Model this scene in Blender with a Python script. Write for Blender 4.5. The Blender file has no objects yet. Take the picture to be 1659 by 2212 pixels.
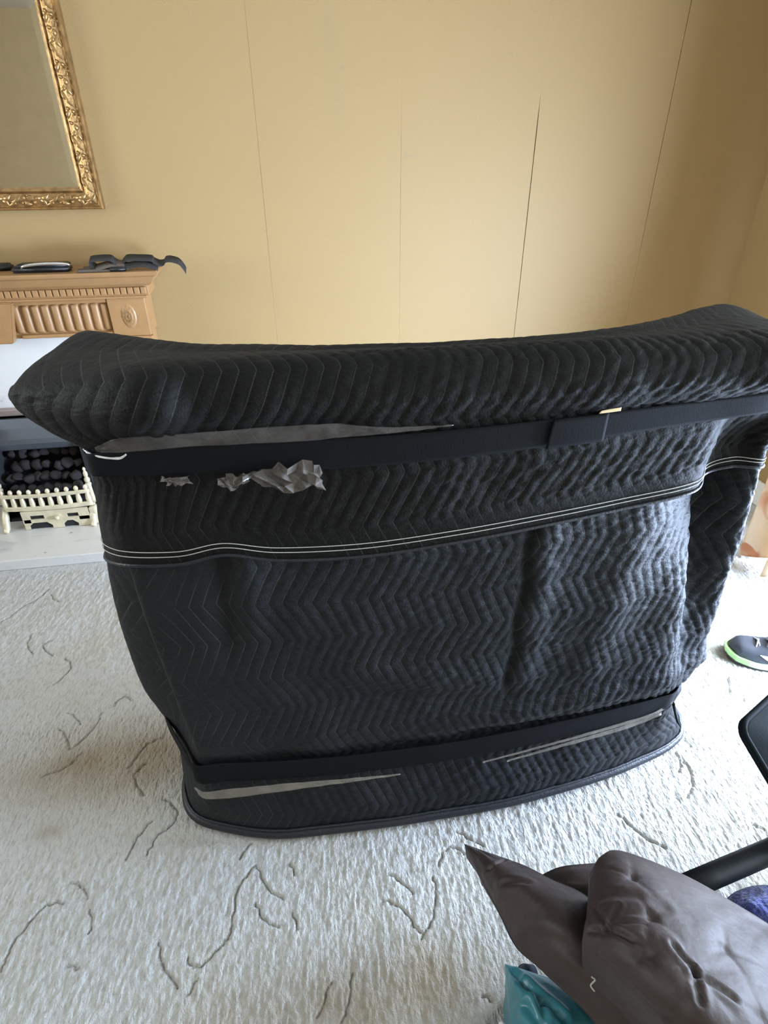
import bpy, bmesh, math, random
import numpy as np
from mathutils import Vector, Matrix

random.seed(4); rng = np.random.RandomState(7)
SC = bpy.context.scene
COL = SC.collection

# ------------------------------------------------------------------ camera
F_PX, TH, PSI, ROLL, CAM_Z = 1280.0, math.radians(31.558), math.radians(9.0), math.radians(-0.234), 1.4
fw = Vector((math.sin(PSI)*math.cos(TH), math.cos(PSI)*math.cos(TH), -math.sin(TH)))
rt = Vector((math.cos(PSI), -math.sin(PSI), 0)); up = rt.cross(fw)
rt2 = rt*math.cos(ROLL)+up*math.sin(ROLL); up2 = up*math.cos(ROLL)-rt*math.sin(ROLL)
cam_d = bpy.data.cameras.new('camera'); cam = bpy.data.objects.new('camera', cam_d); COL.objects.link(cam)
cam.matrix_world = Matrix(((rt2.x, up2.x, -fw.x, 0), (rt2.y, up2.y, -fw.y, 0), (rt2.z, up2.z, -fw.z, CAM_Z), (0, 0, 0, 1)))
cam_d.sensor_fit = 'HORIZONTAL'; cam_d.sensor_width = 36; cam_d.lens = F_PX/1659*36; cam_d.clip_start = 0.02
SC.camera = cam

# ------------------------------------------------------------------ world, lights, exposure
W = bpy.data.worlds.new('world'); SC.world = W; W.use_nodes = True
W.node_tree.nodes['Background'].inputs[0].default_value = (0.80, 0.90, 1.0, 1)
W.node_tree.nodes['Background'].inputs[1].default_value = 1.0

def area(name, loc, rot, sx, sy, power, col):
    l = bpy.data.lights.new(name, 'AREA'); l.shape = 'RECTANGLE'; l.size = sx; l.size_y = sy
    l.energy = power; l.color = col
    o = bpy.data.objects.new(name, l); COL.objects.link(o); o.location = loc; o.rotation_euler = rot
    return o
# daylight outside the garden door (right) and fill lamps added outside two invented windows
area('daylight_sky', (2.15, -0.22, 1.20), (0, math.radians(82), 0), 1.6, 1.35, 78, (0.74, 0.88, 1.0))
hot = area('daylight_low_sun_haze', (2.16, 1.28, 1.15), (0, math.radians(50), 0), 1.1, 0.60, 30, (0.80, 0.92, 1.0)); hot.data.spread = math.radians(110)
area('daylight_garden', (2.16, 0.92, 0.52), (0, math.radians(90), math.radians(-34)), 0.70, 0.95, 138, (0.72, 0.90, 1.24)).data.spread = math.radians(125)
area('rear_fill', (-0.1, -2.05, 1.55), (math.radians(90), 0, 0), 2.0, 1.4, 3, (1.0, 0.97, 0.92))  # weak fill lamp added behind the camera, no known source there
area('side_fill', (-2.95, 1.30, 1.55), (0, math.radians(-90), 0), 1.2, 1.2, 48, (0.86, 0.94, 1.0)).data.spread = math.radians(115)  # added fill for the left side, mirror view and right corner
vs = SC.view_settings
vs.view_transform = 'Standard'; vs.look = 'None'; vs.gamma = 1; vs.exposure = -0.18; vs.use_curve_mapping = False

# ------------------------------------------------------------------ helpers: materials
def nodes_of(m):
    m.use_nodes = True
    return m.node_tree.nodes, m.node_tree.links, m.node_tree.nodes['Principled BSDF']

def mat(name, col, rough=0.5, metal=0.0, var=0.0, vscale=8.0, bump=0.0, bscale=60.0, stretch=(1, 1, 1), coat=0.0, sheen=0.0, detail=4, bdist=0.01):
    m = bpy.data.materials.new(name); n, l, b = nodes_of(m)
    b.inputs['Roughness'].default_value = rough; b.inputs['Metallic'].default_value = metal
    b.inputs['Coat Weight'].default_value = coat; b.inputs['Sheen Weight'].default_value = sheen
    tc = n.new('ShaderNodeTexCoord')
    if var > 0:
        t = n.new('ShaderNodeTexNoise'); t.inputs['Scale'].default_value = vscale; t.inputs['Detail'].default_value = 5
        l.new(tc.outputs['Object'], t.inputs['Vector'])
        r = n.new('ShaderNodeValToRGB')
        r.color_ramp.elements[0].position = 0.3; r.color_ramp.elements[1].position = 0.7
        r.color_ramp.elements[0].color = (*[max(0, c*(1-var)) for c in col], 1)
        r.color_ramp.elements[1].color = (*[min(1, c*(1+var)) for c in col], 1)
        l.new(t.outputs['Fac'], r.inputs['Fac']); l.new(r.outputs['Color'], b.inputs['Base Color'])
    else:
        b.inputs['Base Color'].default_value = (*col, 1)
    if bump > 0:
        mp = n.new('ShaderNodeMapping'); mp.inputs['Scale'].default_value = stretch
        l.new(tc.outputs['Object'], mp.inputs['Vector'])
        t2 = n.new('ShaderNodeTexNoise'); t2.inputs['Scale'].default_value = bscale; t2.inputs['Detail'].default_value = detail
        l.new(mp.outputs['Vector'], t2.inputs['Vector'])
        bp = n.new('ShaderNodeBump'); bp.inputs['Strength'].default_value = bump; bp.inputs['Distance'].default_value = bdist
        l.new(t2.outputs['Fac'], bp.inputs['Height']); l.new(bp.outputs['Normal'], b.inputs['Normal'])
    return m

def mth(n, l, op, a, b=None, clamp=False):
    x = n.new('ShaderNodeMath'); x.operation = op; x.use_clamp = clamp
    for i, v in enumerate((a, b)):
        if v is None: continue
        if isinstance(v, (int, float)): x.inputs[i].default_value = v
        else: l.new(v, x.inputs[i])
    return x.outputs[0]

def mixc(n, l, fac, a, b):
    x = n.new('ShaderNodeMix'); x.data_type = 'RGBA'
    if isinstance(fac, (int, float)): x.inputs[0].default_value = fac
    else: l.new(fac, x.inputs[0])
    for i, v in ((6, a), (7, b)):
        if isinstance(v, tuple): x.inputs[i].default_value = (*v, 1)
        else: l.new(v, x.inputs[i])
    return x.outputs[2]

# ------------------------------------------------------------------ helpers: objects
def link(name, me, m=None, parent=None):
    o = bpy.data.objects.new(name, me); COL.objects.link(o)
    if m: me.materials.append(m)
    if parent: o.parent = parent
    return o
def thing(name, label, cat, loc=(0, 0, 0), group=None):
    o = bpy.data.objects.new(name, None); COL.objects.link(o); o.location = loc
    o['label'] = label; o['category'] = cat
    if group: o['group'] = group
    o.empty_display_size = 0.05
    return o
def tag(o, label, cat, group=None):
    o['label'] = label; o['category'] = cat
    if group: o['group'] = group
    return o
def struct(o, label=None):
    o['kind'] = 'structure'
    if label: o['label'] = label
    return o
def part(name, me, m, root):
    """mesh given in world coordinates, parented to a root standing somewhere"""
    o = link(name, me, m, root)
    base = Vector((0, 0, 0)); p = root
    while p is not None:
        base += p.location; p = p.parent
    if base.length > 0: me.transform(Matrix.Translation(-base))
    return o
def mesh_np(name, V, Fq, smooth=True):
    me = bpy.data.meshes.new(name)
    V = np.asarray(V, np.float32); Fq = np.asarray(Fq, np.int32)
    me.vertices.add(len(V)); me.vertices.foreach_set('co', V.ravel())
    k = Fq.shape[1]
    me.loops.add(Fq.size); me.loops.foreach_set('vertex_index', Fq.ravel())
    me.polygons.add(len(Fq)); me.polygons.foreach_set('loop_start', np.arange(0, Fq.size, k, dtype=np.int32))
    me.polygons.foreach_set('use_smooth', np.full(len(Fq), smooth))
    me.update(calc_edges=True); me.validate()
    return me
def mesh_bm(name, bm, smooth=False):
    me = bpy.data.meshes.new(name)
    bmesh.ops.recalc_face_normals(bm, faces=bm.faces)
    if smooth:
        for f in bm.faces: f.smooth = True
    bm.to_mesh(me); bm.free(); return me
def box_bm(bm, lo, hi, bevel=0.0, seg=2):
    c = [(a+b)/2 for a, b in zip(lo, hi)]; d = [b-a for a, b in zip(lo, hi)]
    r = bmesh.ops.create_cube(bm, size=1, matrix=Matrix.Translation(c) @ Matrix.Diagonal((*d, 1)))
    if bevel > 0:
        es = list({e for v in r['verts'] for e in v.link_edges})
        bmesh.ops.bevel(bm, geom=es, offset=bevel, segments=seg, affect='EDGES', profile=0.5)
def box(name, lo, hi, m, root=None, bevel=0.0, seg=2):
    bm = bmesh.new(); box_bm(bm, lo, hi, bevel, seg); me = mesh_bm(name, bm, False)
    return part(name, me, m, root) if root else link(name, me, m)
def extrude_profile(name, prof, x0, x1, m, root=None, axis='x'):
    """closed (y,z) profile swept along x"""
    bm = bmesh.new()
    a = [bm.verts.new((x0, y, z)) for y, z in prof]; b = [bm.verts.new((x1, y, z)) for y, z in prof]
    n = len(prof)
    for i in range(n): bm.faces.new((a[i], a[(i+1) % n], b[(i+1) % n], b[i]))
    bm.faces.new(a); bm.faces.new(b)
    me = mesh_bm(name, bm)
    return part(name, me, m, root) if root else link(name, me, m)
def cat(P, n):
    """Catmull-Rom along axis 0 of an array of control points; n samples per span"""
    P = np.asarray(P, float); K = len(P)
    Q = np.concatenate([2*P[:1]-P[1:2], P, 2*P[-1:]-P[-2:-1]])
    out = []
    for i in range(K-1):
        p0, p1, p2, p3 = Q[i], Q[i+1], Q[i+2], Q[i+3]
        for t in np.arange(n)/n:
            out.append(0.5*((2*p1)+(-p0+p2)*t+(2*p0-5*p1+4*p2-p3)*t*t+(-p0+3*p1-3*p2+p3)*t**3))
    out.append(P[-1]); return np.array(out)
def patch(C, nr, nc):
    C = np.asarray(C, float); A = cat(C, nr)
    return np.swapaxes(cat(np.swapaxes(A, 0, 1), nc), 0, 1)
def resample_rows(G, n):
    """re-space columns evenly by mean arc length"""
    d = np.linalg.norm(np.diff(G, axis=1), axis=2).mean(0); s = np.concatenate([[0], np.cumsum(d)])
    t = np.linspace(0, s[-1], n); out = np.empty((G.shape[0], n, 3))
    for r in range(G.shape[0]):
        for k in range(3): out[r, :, k] = np.interp(t, s, G[r, :, k])
    return out, t
def even(G, step):
    d = np.linalg.norm(np.diff(G, axis=1), axis=2).mean(0).sum(); e = np.linalg.norm(np.diff(G, axis=0), axis=2).mean(1).sum()
    G, u = resample_rows(G, int(d/step)+2)
    Gt, v = resample_rows(np.swapaxes(G, 0, 1), int(e/step)+2)
    return np.swapaxes(Gt, 0, 1), u, v
def normals(G):
    a = np.gradient(G, axis=1); b = np.gradient(G, axis=0); n = np.cross(a, b)
    return n/np.maximum(np.linalg.norm(n, axis=2, keepdims=True), 1e-9)
def quads(R, C):
    i = np.arange(R*C).reshape(R, C)
    return np.stack([i[:-1, :-1], i[:-1, 1:], i[1:, 1:], i[1:, :-1]], -1).reshape(-1, 4)
def noise2(x, y, seed=0):
    r = np.random.RandomState(seed); T = r.rand(256, 256)
    xi = np.floor(x).astype(int); yi = np.floor(y).astype(int); fx = x-xi; fy = y-yi
    fx = fx*fx*(3-2*fx); fy = fy*fy*(3-2*fy)
    g = lambda a, b: T[a % 256, b % 256]
    return (g(xi, yi)*(1-fx)+g(xi+1, yi)*fx)*(1-fy)+(g(xi, yi+1)*(1-fx)+g(xi+1, yi+1)*fx)*fy-0.5
def tri(x):
    return np.abs(2*(x-np.floor(x+0.5)))      # 0..1 triangle
def sstep(a, b, x):
    t = np.clip((x-a)/(b-a), 0, 1); return t*t*(3-2*t)
def tube_np(path, r, k=8, closed=False):
    P = np.asarray(path, float); n = len(P)
    rr = np.broadcast_to(np.asarray(r, float), (n,))
    T = np.gradient(P, axis=0)
    if closed: T = np.roll(P, -1, 0)-np.roll(P, 1, 0)
    T /= np.maximum(np.linalg.norm(T, axis=1, keepdims=True), 1e-9)
    ref = np.array([0, 0, 1.0]) if abs(T[:, 2]).mean() < 0.8 else np.array([0, 1.0, 0])
    A = np.cross(T, ref); A /= np.maximum(np.linalg.norm(A, axis=1, keepdims=True), 1e-9); B = np.cross(A, T)
    th = np.arange(k)*2*np.pi/k
    V = P[:, None, :]+rr[:, None, None]*(A[:, None, :]*np.cos(th)[None, :, None]+B[:, None, :]*np.sin(th)[None, :, None])
    V = V.reshape(-1, 3); Fq = []
    m = n if closed else n-1
    for i in range(m):
        j = (i+1) % n
        for a in range(k):
            b = (a+1) % k; Fq.append((i*k+a, i*k+b, j*k+b, j*k+a))
    if not closed:
        V = np.concatenate([V, P[:1], P[-1:]]); e0, e1 = n*k, n*k+1
        for a in range(k):
            b = (a+1) % k
            Fq.append((e0, b, a, a)); Fq.append((e1, (n-1)*k+a, (n-1)*k+b, (n-1)*k+b))
    return V, Fq
def tube(name, path, r, m, root=None, k=8, closed=False, n=6):
    P = cat(path, n) if (len(path) > 2 and n > 1) else np.asarray(path, float)
    rr = r if np.isscalar(r) else np.interp(np.linspace(0, 1, len(P)), np.linspace(0, 1, len(r)), r)
    V, Fq = tube_np(P, rr, k, closed)
    me = bpy.data.meshes.new(name); me.from_pydata([tuple(v) for v in V], [], [tuple(dict.fromkeys(f)) for f in Fq])
    for p in me.polygons: p.use_smooth = True
    me.update()
    return part(name, me, m, root) if root else link(name, me, m)
def ribbon(name, path_top, path_bot, thick, m, root, n=8, noise=0.0, seed=1):
    """a band with real thickness between two edge paths (world)"""
    A = cat(path_top, n); B = cat(path_bot, n); G = np.stack([A+(B-A)*t for t in np.linspace(0, 1, 9)])
    N = normals(G)
    if N[..., 1].mean() > 0: N = -N
    if noise > 0:
        h = noise2(np.arange(G.shape[1])[None, :]*0.55+0*G[..., 0], np.arange(9)[:, None]*0.6+0*G[..., 0], seed)
        G = G+N*(h*noise)[..., None]
    R, C = G.shape[:2]; V = np.concatenate([(G+N*thick).reshape(-1, 3), G.reshape(-1, 3)])
    q = quads(R, C); q2 = q[:, ::-1]+R*C
    i = np.arange(R*C).reshape(R, C); rim = np.concatenate([i[0, :], i[1:, -1], i[-1, -2::-1], i[-2:0:-1, 0]])
    e = np.stack([rim, np.roll(rim, -1), np.roll(rim, -1)+R*C, rim+R*C], -1)
    me = mesh_np(name, V, np.concatenate([q, q2, e[:, ::-1]]), True)
    return part(name, me, m, root)
def lathe(name, prof, m, root, loc, k=14, smooth=True):
    bm = bmesh.new(); rings = []
    for r, z in prof:
        rings.append([bm.verts.new((loc[0]+r*math.cos(a*2*math.pi/k), loc[1]+r*math.sin(a*2*math.pi/k), loc[2]+z)) for a in range(k)])
    for a, b in zip(rings[:-1], rings[1:]):
        for i in range(k): bm.faces.new((a[i], a[(i+1) % k], b[(i+1) % k], b[i]))
    bm.faces.new(rings[0]); bm.faces.new(rings[-1])
    return part(name, mesh_bm(name, bm, smooth), m, root)

# ------------------------------------------------------------------ materials
def wallpaper_mat():
    m = bpy.data.materials.new('wallpaper'); n, l, b = nodes_of(m); b.inputs['Roughness'].default_value = 0.62
    tc = n.new('ShaderNodeTexCoord'); sx = n.new('ShaderNodeSeparateXYZ'); l.new(tc.outputs['Object'], sx.inputs[0])
    base = (0.352, 0.236, 0.098); dark = (0.328, 0.217, 0.087)
    t = n.new('ShaderNodeTexNoise'); t.inputs['Scale'].default_value = 1.6; t.inputs['Detail'].default_value = 6
    l.new(tc.outputs['Object'], t.inputs['Vector'])
    c = mixc(n, l, mth(n, l, 'MULTIPLY', t.outputs['Fac'], 1.0, True), base, dark)
    # faint scuffs and small dirt marks with a shape of their own
    def spot(x, z, rx, rz, amt, col, c):
        dx = mth(n, l, 'DIVIDE', mth(n, l, 'SUBTRACT', sx.outputs[0], x), rx); dz = mth(n, l, 'DIVIDE', mth(n, l, 'SUBTRACT', sx.outputs[2], z), rz)
        d = mth(n, l, 'ADD', mth(n, l, 'MULTIPLY', dx, dx), mth(n, l, 'MULTIPLY', dz, dz))
        e = mth(n, l, 'MULTIPLY', mth(n, l, 'POWER', 2.718, mth(n, l, 'MULTIPLY', d, -1.0)), amt)
        return mixc(n, l, e, c, col)
    g = (0.24, 0.20, 0.11)
    for x, z, rx, rz, a in ((0.512, 1.372, .028, .006, .35), (0.50, 1.384, .010, .012, .25), (0.27, 1.645, .010, .008, .45), (0.225, 1.75, .03, .07, .22), (0.24, 1.56, .03, .09, .14),
                            (0.888, 1.692, .006, .003, .6), (1.49, 1.672, .003, .008, .5), (0.60, 1.53, .003, .003, .4), (0.66, 1.52, .003, .003, .3), (1.06, 1.20, .004, .003, .3), (-0.60, 1.30, .004, .02, .25)):
        c = spot(x, z, rx, rz, a, g, c)
    l.new(c, b.inputs['Base Color'])
    # embossed diagonal weave
    w = n.new('ShaderNodeTexWave'); w.wave_type = 'BANDS'; w.bands_direction = 'DIAGONAL'
    mp = n.new('ShaderNodeMapping'); mp.inputs['Scale'].default_value = (-1, 1, 1); l.new(tc.outputs['Object'], mp.inputs['Vector'])
    l.new(mp.outputs['Vector'], w.inputs['Vector']); w.inputs['Scale'].default_value = 46; w.inputs['Distortion'].default_value = 4.0; w.inputs['Detail'].default_value = 2
    t3 = n.new('ShaderNodeTexNoise'); t3.inputs['Scale'].default_value = 170; l.new(tc.outputs['Object'], t3.inputs['Vector'])
    bp = n.new('ShaderNodeBump'); bp.inputs['Strength'].default_value = 0.035; bp.inputs['Distance'].default_value = 0.004
    l.new(mth(n, l, 'ADD', w.outputs['Fac'], t3.outputs['Fac']), bp.inputs['Height']); l.new(bp.outputs['Normal'], b.inputs['Normal'])
    return m
M_WALL = wallpaper_mat()
M_PLASTER = mat('plaster_behind_paper', (0.16, 0.12, 0.07), 0.9, var=0.2)
M_CEIL = mat('ceiling_paint', (0.74, 0.71, 0.64), 0.8, var=0.03, bump=0.1)
M_CREAM = mat('front_wall_lightened', (0.84, 0.69, 0.45), 0.7, var=0.04)  # wall colour lightened in place of light, so its mirror reflection reads brighter
M_WHITE = mat('white_gloss_paint', (0.80, 0.79, 0.75), 0.35, var=0.04)

def carpet_mat():
    m = bpy.data.materials.new('carpet'); n, l, b = nodes_of(m)
    b.inputs['Roughness'].default_value = 0.95; b.inputs['Sheen Weight'].default_value = 0.1; b.inputs['Specular IOR Level'].default_value = 0.02
    tc = n.new('ShaderNodeTexCoord')
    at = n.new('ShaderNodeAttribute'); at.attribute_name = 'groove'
    t = n.new('ShaderNodeTexNoise'); t.inputs['Scale'].default_value = 2.3; t.inputs['Detail'].default_value = 6; t.inputs['Roughness'].default_value = 0.6
    l.new(tc.outputs['Object'], t.inputs['Vector'])
    r = n.new('ShaderNodeValToRGB'); r.color_ramp.elements[0].position = .42; r.color_ramp.elements[1].position = .68
    r.color_ramp.elements[0].color = (0.575, 0.578, 0.57, 1); r.color_ramp.elements[1].color = (0.53, 0.51, 0.455, 1)
    l.new(t.outputs['Fac'], r.inputs['Fac']); c = r.outputs['Color']
    # worn, dirty patches
    sx = n.new('ShaderNodeSeparateXYZ'); l.new(tc.outputs['Object'], sx.inputs[0])
    t4 = n.new('ShaderNodeTexNoise'); t4.inputs['Scale'].default_value = 7; t4.inputs['Detail'].default_value = 5; l.new(tc.outputs['Object'], t4.inputs['Vector'])
    for x, y, rx, ry, a in ((-0.60, 1.09, .26, .09, .85), (-0.45, 1.13, .10, .07, .7), (-0.67, 0.93, .035, .02, .5), (0.02, 0.47, .30, .08, .7), (0.15, 0.52, .07, .05, .6), (-0.35, 0.85, .10, .05, .2)):
        dx = mth(n, l, 'DIVIDE', mth(n, l, 'SUBTRACT', sx.outputs[0], x), rx); dy = mth(n, l, 'DIVIDE', mth(n, l, 'SUBTRACT', sx.outputs[1], y), ry)
        d = mth(n, l, 'ADD', mth(n, l, 'MULTIPLY', dx, dx), mth(n, l, 'MULTIPLY', dy, dy))
        e = mth(n, l, 'MULTIPLY', mth(n, l, 'MULTIPLY', mth(n, l, 'POWER', 2.718, mth(n, l, 'MULTIPLY', d, -1.0)), a*2), t4.outputs['Fac'], True)
        c = mixc(n, l, e, c, (0.30, 0.235, 0.15))
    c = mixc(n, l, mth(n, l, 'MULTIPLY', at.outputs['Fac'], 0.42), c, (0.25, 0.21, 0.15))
    tf = n.new('ShaderNodeTexNoise'); tf.inputs['Scale'].default_value = 185; tf.inputs['Detail'].default_value = 2
    mf = n.new('ShaderNodeMapping'); mf.inputs['Scale'].default_value = (1, 0.27, 1); mf.inputs['Rotation'].default_value = (0, 0, math.radians(-8)); l.new(tc.outputs['Object'], mf.inputs['Vector']); l.new(mf.outputs['Vector'], tf.inputs['Vector'])
    c = mixc(n, l, mth(n, l, 'MULTIPLY', mth(n, l, 'SUBTRACT', tf.outputs['Fac'], 0.47), 2.6, True), c, (0.36, 0.335, 0.29))
    l.new(c, b.inputs['Base Color'])
    mp = n.new('ShaderNodeMapping'); mp.inputs['Scale'].default_value = (1, 0.42, 1); mp.inputs['Rotation'].default_value = (0, 0, math.radians(-8)); l.new(tc.outputs['Object'], mp.inputs['Vector'])
    t2 = n.new('ShaderNodeTexNoise'); t2.inputs['Scale'].default_value = 175; t2.inputs['Detail'].default_value = 4; l.new(mp.outputs['Vector'], t2.inputs['Vector'])
    t3 = n.new('ShaderNodeTexNoise'); t3.inputs['Scale'].default_value = 420; l.new(tc.outputs['Object'], t3.inputs['Vector'])
    bp = n.new('ShaderNodeBump'); bp.inputs['Strength'].default_value = 0.9; bp.inputs['Distance'].default_value = 0.0085
    l.new(mth(n, l, 'ADD', t2.outputs['Fac'], mth(n, l, 'MULTIPLY', t3.outputs['Fac'], .35)), bp.inputs['Height']); l.new(bp.outputs['Normal'], b.inputs['Normal'])
    return m
M_CARPET = carpet_mat()

def quilt_mat(name, col, thread, tamt, rough=0.62, spec=0.17):
    m = bpy.data.materials.new(name); n, l, b = nodes_of(m)
    b.inputs['Roughness'].default_value = rough; b.inputs['Sheen Weight'].default_value = 0.015; b.inputs['Specular IOR Level'].default_value = spec
    tc = n.new('ShaderNodeTexCoord'); at = n.new('ShaderNodeAttribute'); at.attribute_name = 'quilt_q'; av = n.new('ShaderNodeAttribute'); av.attribute_name = 'quilt_v'
    t = n.new('ShaderNodeTexNoise'); t.inputs['Scale'].default_value = 9; t.inputs['Detail'].default_value = 6; l.new(tc.outputs['Object'], t.inputs['Vector'])
    c = mixc(n, l, t.outputs['Fac'], tuple(x*0.75 for x in col), tuple(x*1.3 for x in col))
    fr = mth(n, l, 'FRACT', at.outputs['Fac']); d = mth(n, l, 'ABSOLUTE', mth(n, l, 'SUBTRACT', fr, 0.5))
    line = mth(n, l, 'MULTIPLY', mth(n, l, 'SUBTRACT', d, 0.462), 60, True)
    dash = mth(n, l, 'GREATER_THAN', mth(n, l, 'FRACT', mth(n, l, 'MULTIPLY', av.outputs['Fac'], 300)), 0.15)
    t5 = n.new('ShaderNodeTexNoise'); t5.inputs['Scale'].default_value = 11; l.new(tc.outputs['Object'], t5.inputs['Vector'])
    vis = mth(n, l, 'MULTIPLY', mth(n, l, 'SUBTRACT', t5.outputs['Fac'], 0.36), 4.0, True)
    fac = mth(n, l, 'MULTIPLY', mth(n, l, 'MULTIPLY', mth(n, l, 'MULTIPLY', line, dash), vis), tamt)
    l.new(mixc(n, l, fac, c, thread), b.inputs['Base Color'])
    t2 = n.new('ShaderNodeTexNoise'); t2.inputs['Scale'].default_value = 260; t2.inputs['Detail'].default_value = 3; l.new(tc.outputs['Object'], t2.inputs['Vector'])
    mp = n.new('ShaderNodeMapping'); mp.inputs['Scale'].default_value = (0.5, 0.5, 1.6); mp.inputs['Rotation'].default_value = (0, math.radians(35), 0); l.new(tc.outputs['Object'], mp.inputs['Vector'])
    t3 = n.new('ShaderNodeTexNoise'); t3.inputs['Scale'].default_value = 75; t3.inputs['Detail'].default_value = 2; l.new(mp.outputs['Vector'], t3.inputs['Vector'])
    bp = n.new('ShaderNodeBump'); bp.inputs['Strength'].default_value = 0.6; bp.inputs['Distance'].default_value = 0.005
    l.new(mth(n, l, 'ADD', mth(n, l, 'MULTIPLY', t2.outputs['Fac'], .35), t3.outputs['Fac']), bp.inputs['Height']); l.new(bp.outputs['Normal'], b.inputs['Normal'])
    return m
M_QUILT_TOP = quilt_mat('quilted_blanket_cloth', (0.0085, 0.0085, 0.0080), (0.10, 0.10, 0.095), 0.5, 0.70, 0.12)
M_QUILT_LOW = quilt_mat('quilted_blanket_cloth_lower', (0.0125, 0.0138, 0.0160), (0.115, 0.115, 0.115), 0.55)
M_BAND = mat('black_elastic_band', (0.006, 0.0065, 0.008), 0.85, bump=0.1, bscale=400)
M_BAND.node_tree.nodes['Principled BSDF'].inputs['Specular IOR Level'].default_value = 0.15
M_BIND = mat('black_edge_binding', (0.010, 0.011, 0.016), 0.5, bump=0.2, bscale=200)
M_THREAD = mat('white_thread', (0.62, 0.60, 0.55), 0.8, bump=0.5, bscale=900)
def film_mat(name, tr, col):
    m = bpy.data.materials.new(name); n, l, b = nodes_of(m)
    b.inputs['Base Color'].default_value = (*col, 1); b.inputs['Roughness'].default_value = 0.22
    tp = n.new('ShaderNodeBsdfTransparent'); mx = n.new('ShaderNodeMixShader'); out = n['Material Output']
    tc = n.new('ShaderNodeTexCoord'); t = n.new('ShaderNodeTexNoise'); t.inputs['Scale'].default_value = 30; t.inputs['Detail'].default_value = 4
    l.new(tc.outputs['Object'], t.inputs['Vector'])
    f = mth(n, l, 'ADD', tr, mth(n, l, 'MULTIPLY', mth(n, l, 'SUBTRACT', t.outputs['Fac'], 0.5), 0.5), True)
    l.new(f, mx.inputs[0]); l.new(b.outputs[0], mx.inputs[1]); l.new(tp.outputs[0], mx.inputs[2]); l.new(mx.outputs[0], out.inputs['Surface'])
    bp = n.new('ShaderNodeBump'); bp.inputs['Strength'].default_value = 0.6; bp.inputs['Distance'].default_value = .004; l.new(t.outputs['Fac'], bp.inputs['Height']); l.new(bp.outputs[0], b.inputs['Normal'])
    return m
M_FILM = film_mat('clear_stretch_film', 0.80, (0.22, 0.20, 0.19))
M_FILM2 = film_mat('creased_stretch_film', 0.45, (0.20, 0.175, 0.155))
M_FILMW = film_mat('white_stretch_film', 0.66, (0.36, 0.33, 0.28))
M_TAN = mat('tan_paper', (0.62, 0.48, 0.26), 0.7, var=0.1)
M_GOLD = mat('gilded_plaster', (0.36, 0.215, 0.085), 0.36, metal=0.75, var=0.35, vscale=45, bump=0.15, bscale=150)
M_MIRROR = mat('mirror_glass', (0.86, 0.86, 0.82), 0.015, metal=1.0)
M_SURR = mat('painted_tan_wood', (0.35, 0.192, 0.078), 0.42, var=0.06, vscale=20, bump=0.06, bscale=120)
def marble_mat():
    m = bpy.data.materials.new('white_marble'); n, l, b = nodes_of(m); b.inputs['Roughness'].default_value = 0.22
    tc = n.new('ShaderNodeTexCoord'); t = n.new('ShaderNodeTexNoise'); t.inputs['Scale'].default_value = 5; t.inputs['Detail'].default_value = 8; t.inputs['Distortion'].default_value = 1.5
    mp = n.new('ShaderNodeMapping'); mp.inputs['Rotation'].default_value = (0, 0, .5); mp.inputs['Scale'].default_value = (1, 2.2, 1); l.new(tc.outputs['Object'], mp.inputs[0]); l.new(mp.outputs[0], t.inputs[0])
    r = n.new('ShaderNodeValToRGB'); e = r.color_ramp.elements
    e[0].position = .28; e[0].color = (.52, .51, .50, 1); e[1].position = .46; e[1].color = (.67, .655, .62, 1)
    l.new(t.outputs['Fac'], r.inputs[0]); c = r.outputs[0]
    t2 = n.new('ShaderNodeTexNoise'); t2.inputs['Scale'].default_value = 22; t2.inputs['Detail'].default_value = 3; l.new(mp.outputs[0], t2.inputs[0])
    k = mth(n, l, 'MULTIPLY', mth(n, l, 'SUBTRACT', t2.outputs['Fac'], .68), 12, True)
    l.new(mixc(n, l, k, c, (.28, .27, .27)), b.inputs['Base Color'])
    return m
M_MARBLE = marble_mat()
M_TRIM = mat('brown_brushed_metal', (0.36, 0.29, 0.25), 0.4, metal=0.55, var=0.08)
M_HOOD = mat('grey_steel_hood', (0.16, 0.18, 0.21), 0.32, metal=0.7, var=0.08)
M_FIREBOX = mat('black_firebox', (0.014, 0.014, 0.016), 0.75, var=0.3, bump=0.3, bscale=40)
M_BRASS = mat('pale_brass', (0.72, 0.64, 0.45), 0.34, metal=0.3, var=0.14, vscale=30)
M_COAL = mat('grey_coal', (0.024, 0.018, 0.018), 0.7, var=0.35, vscale=30, bump=0.5, bscale=70)
M_BLACK = mat('black_plastic', (0.018, 0.018, 0.018), 0.38, bump=0.08, bscale=200)
M_SILVER = mat('silver_trim', (0.78, 0.78, 0.76), 0.22, metal=0.9)
M_WEB = mat('black_webbing', (0.028, 0.025, 0.023), 0.8, bump=0.4, bscale=300)
M_WEB2 = mat('grey_worn_webbing', (0.13, 0.105, 0.085), 0.8, bump=0.4, bscale=300)
M_BROWN = mat('brown_polyester', (0.033, 0.0190, 0.0165), 0.60, var=0.12, vscale=14, bump=0.2, bscale=38, sheen=0.04, bdist=0.012)
M_TEAL = mat('teal_plastic', (0.042, 0.19, 0.23), 0.34, var=0.15, vscale=14, bump=0.25, bscale=30, bdist=.01)
M_BLUE = mat('blue_fleece', (0.055, 0.085, 0.42), 0.95, var=0.35, vscale=60, bump=1.0, bscale=190, sheen=0.6)
M_NAVY = mat('navy_cloth', (0.02, 0.03, 0.05), 0.8, bump=.3)
M_VINYL = mat('black_vinyl', (0.007, 0.010, 0.012), 0.75, bump=0.06, bscale=320)
M_VINYL.node_tree.nodes['Principled BSDF'].inputs['Specular IOR Level'].default_value = 0.08
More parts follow.
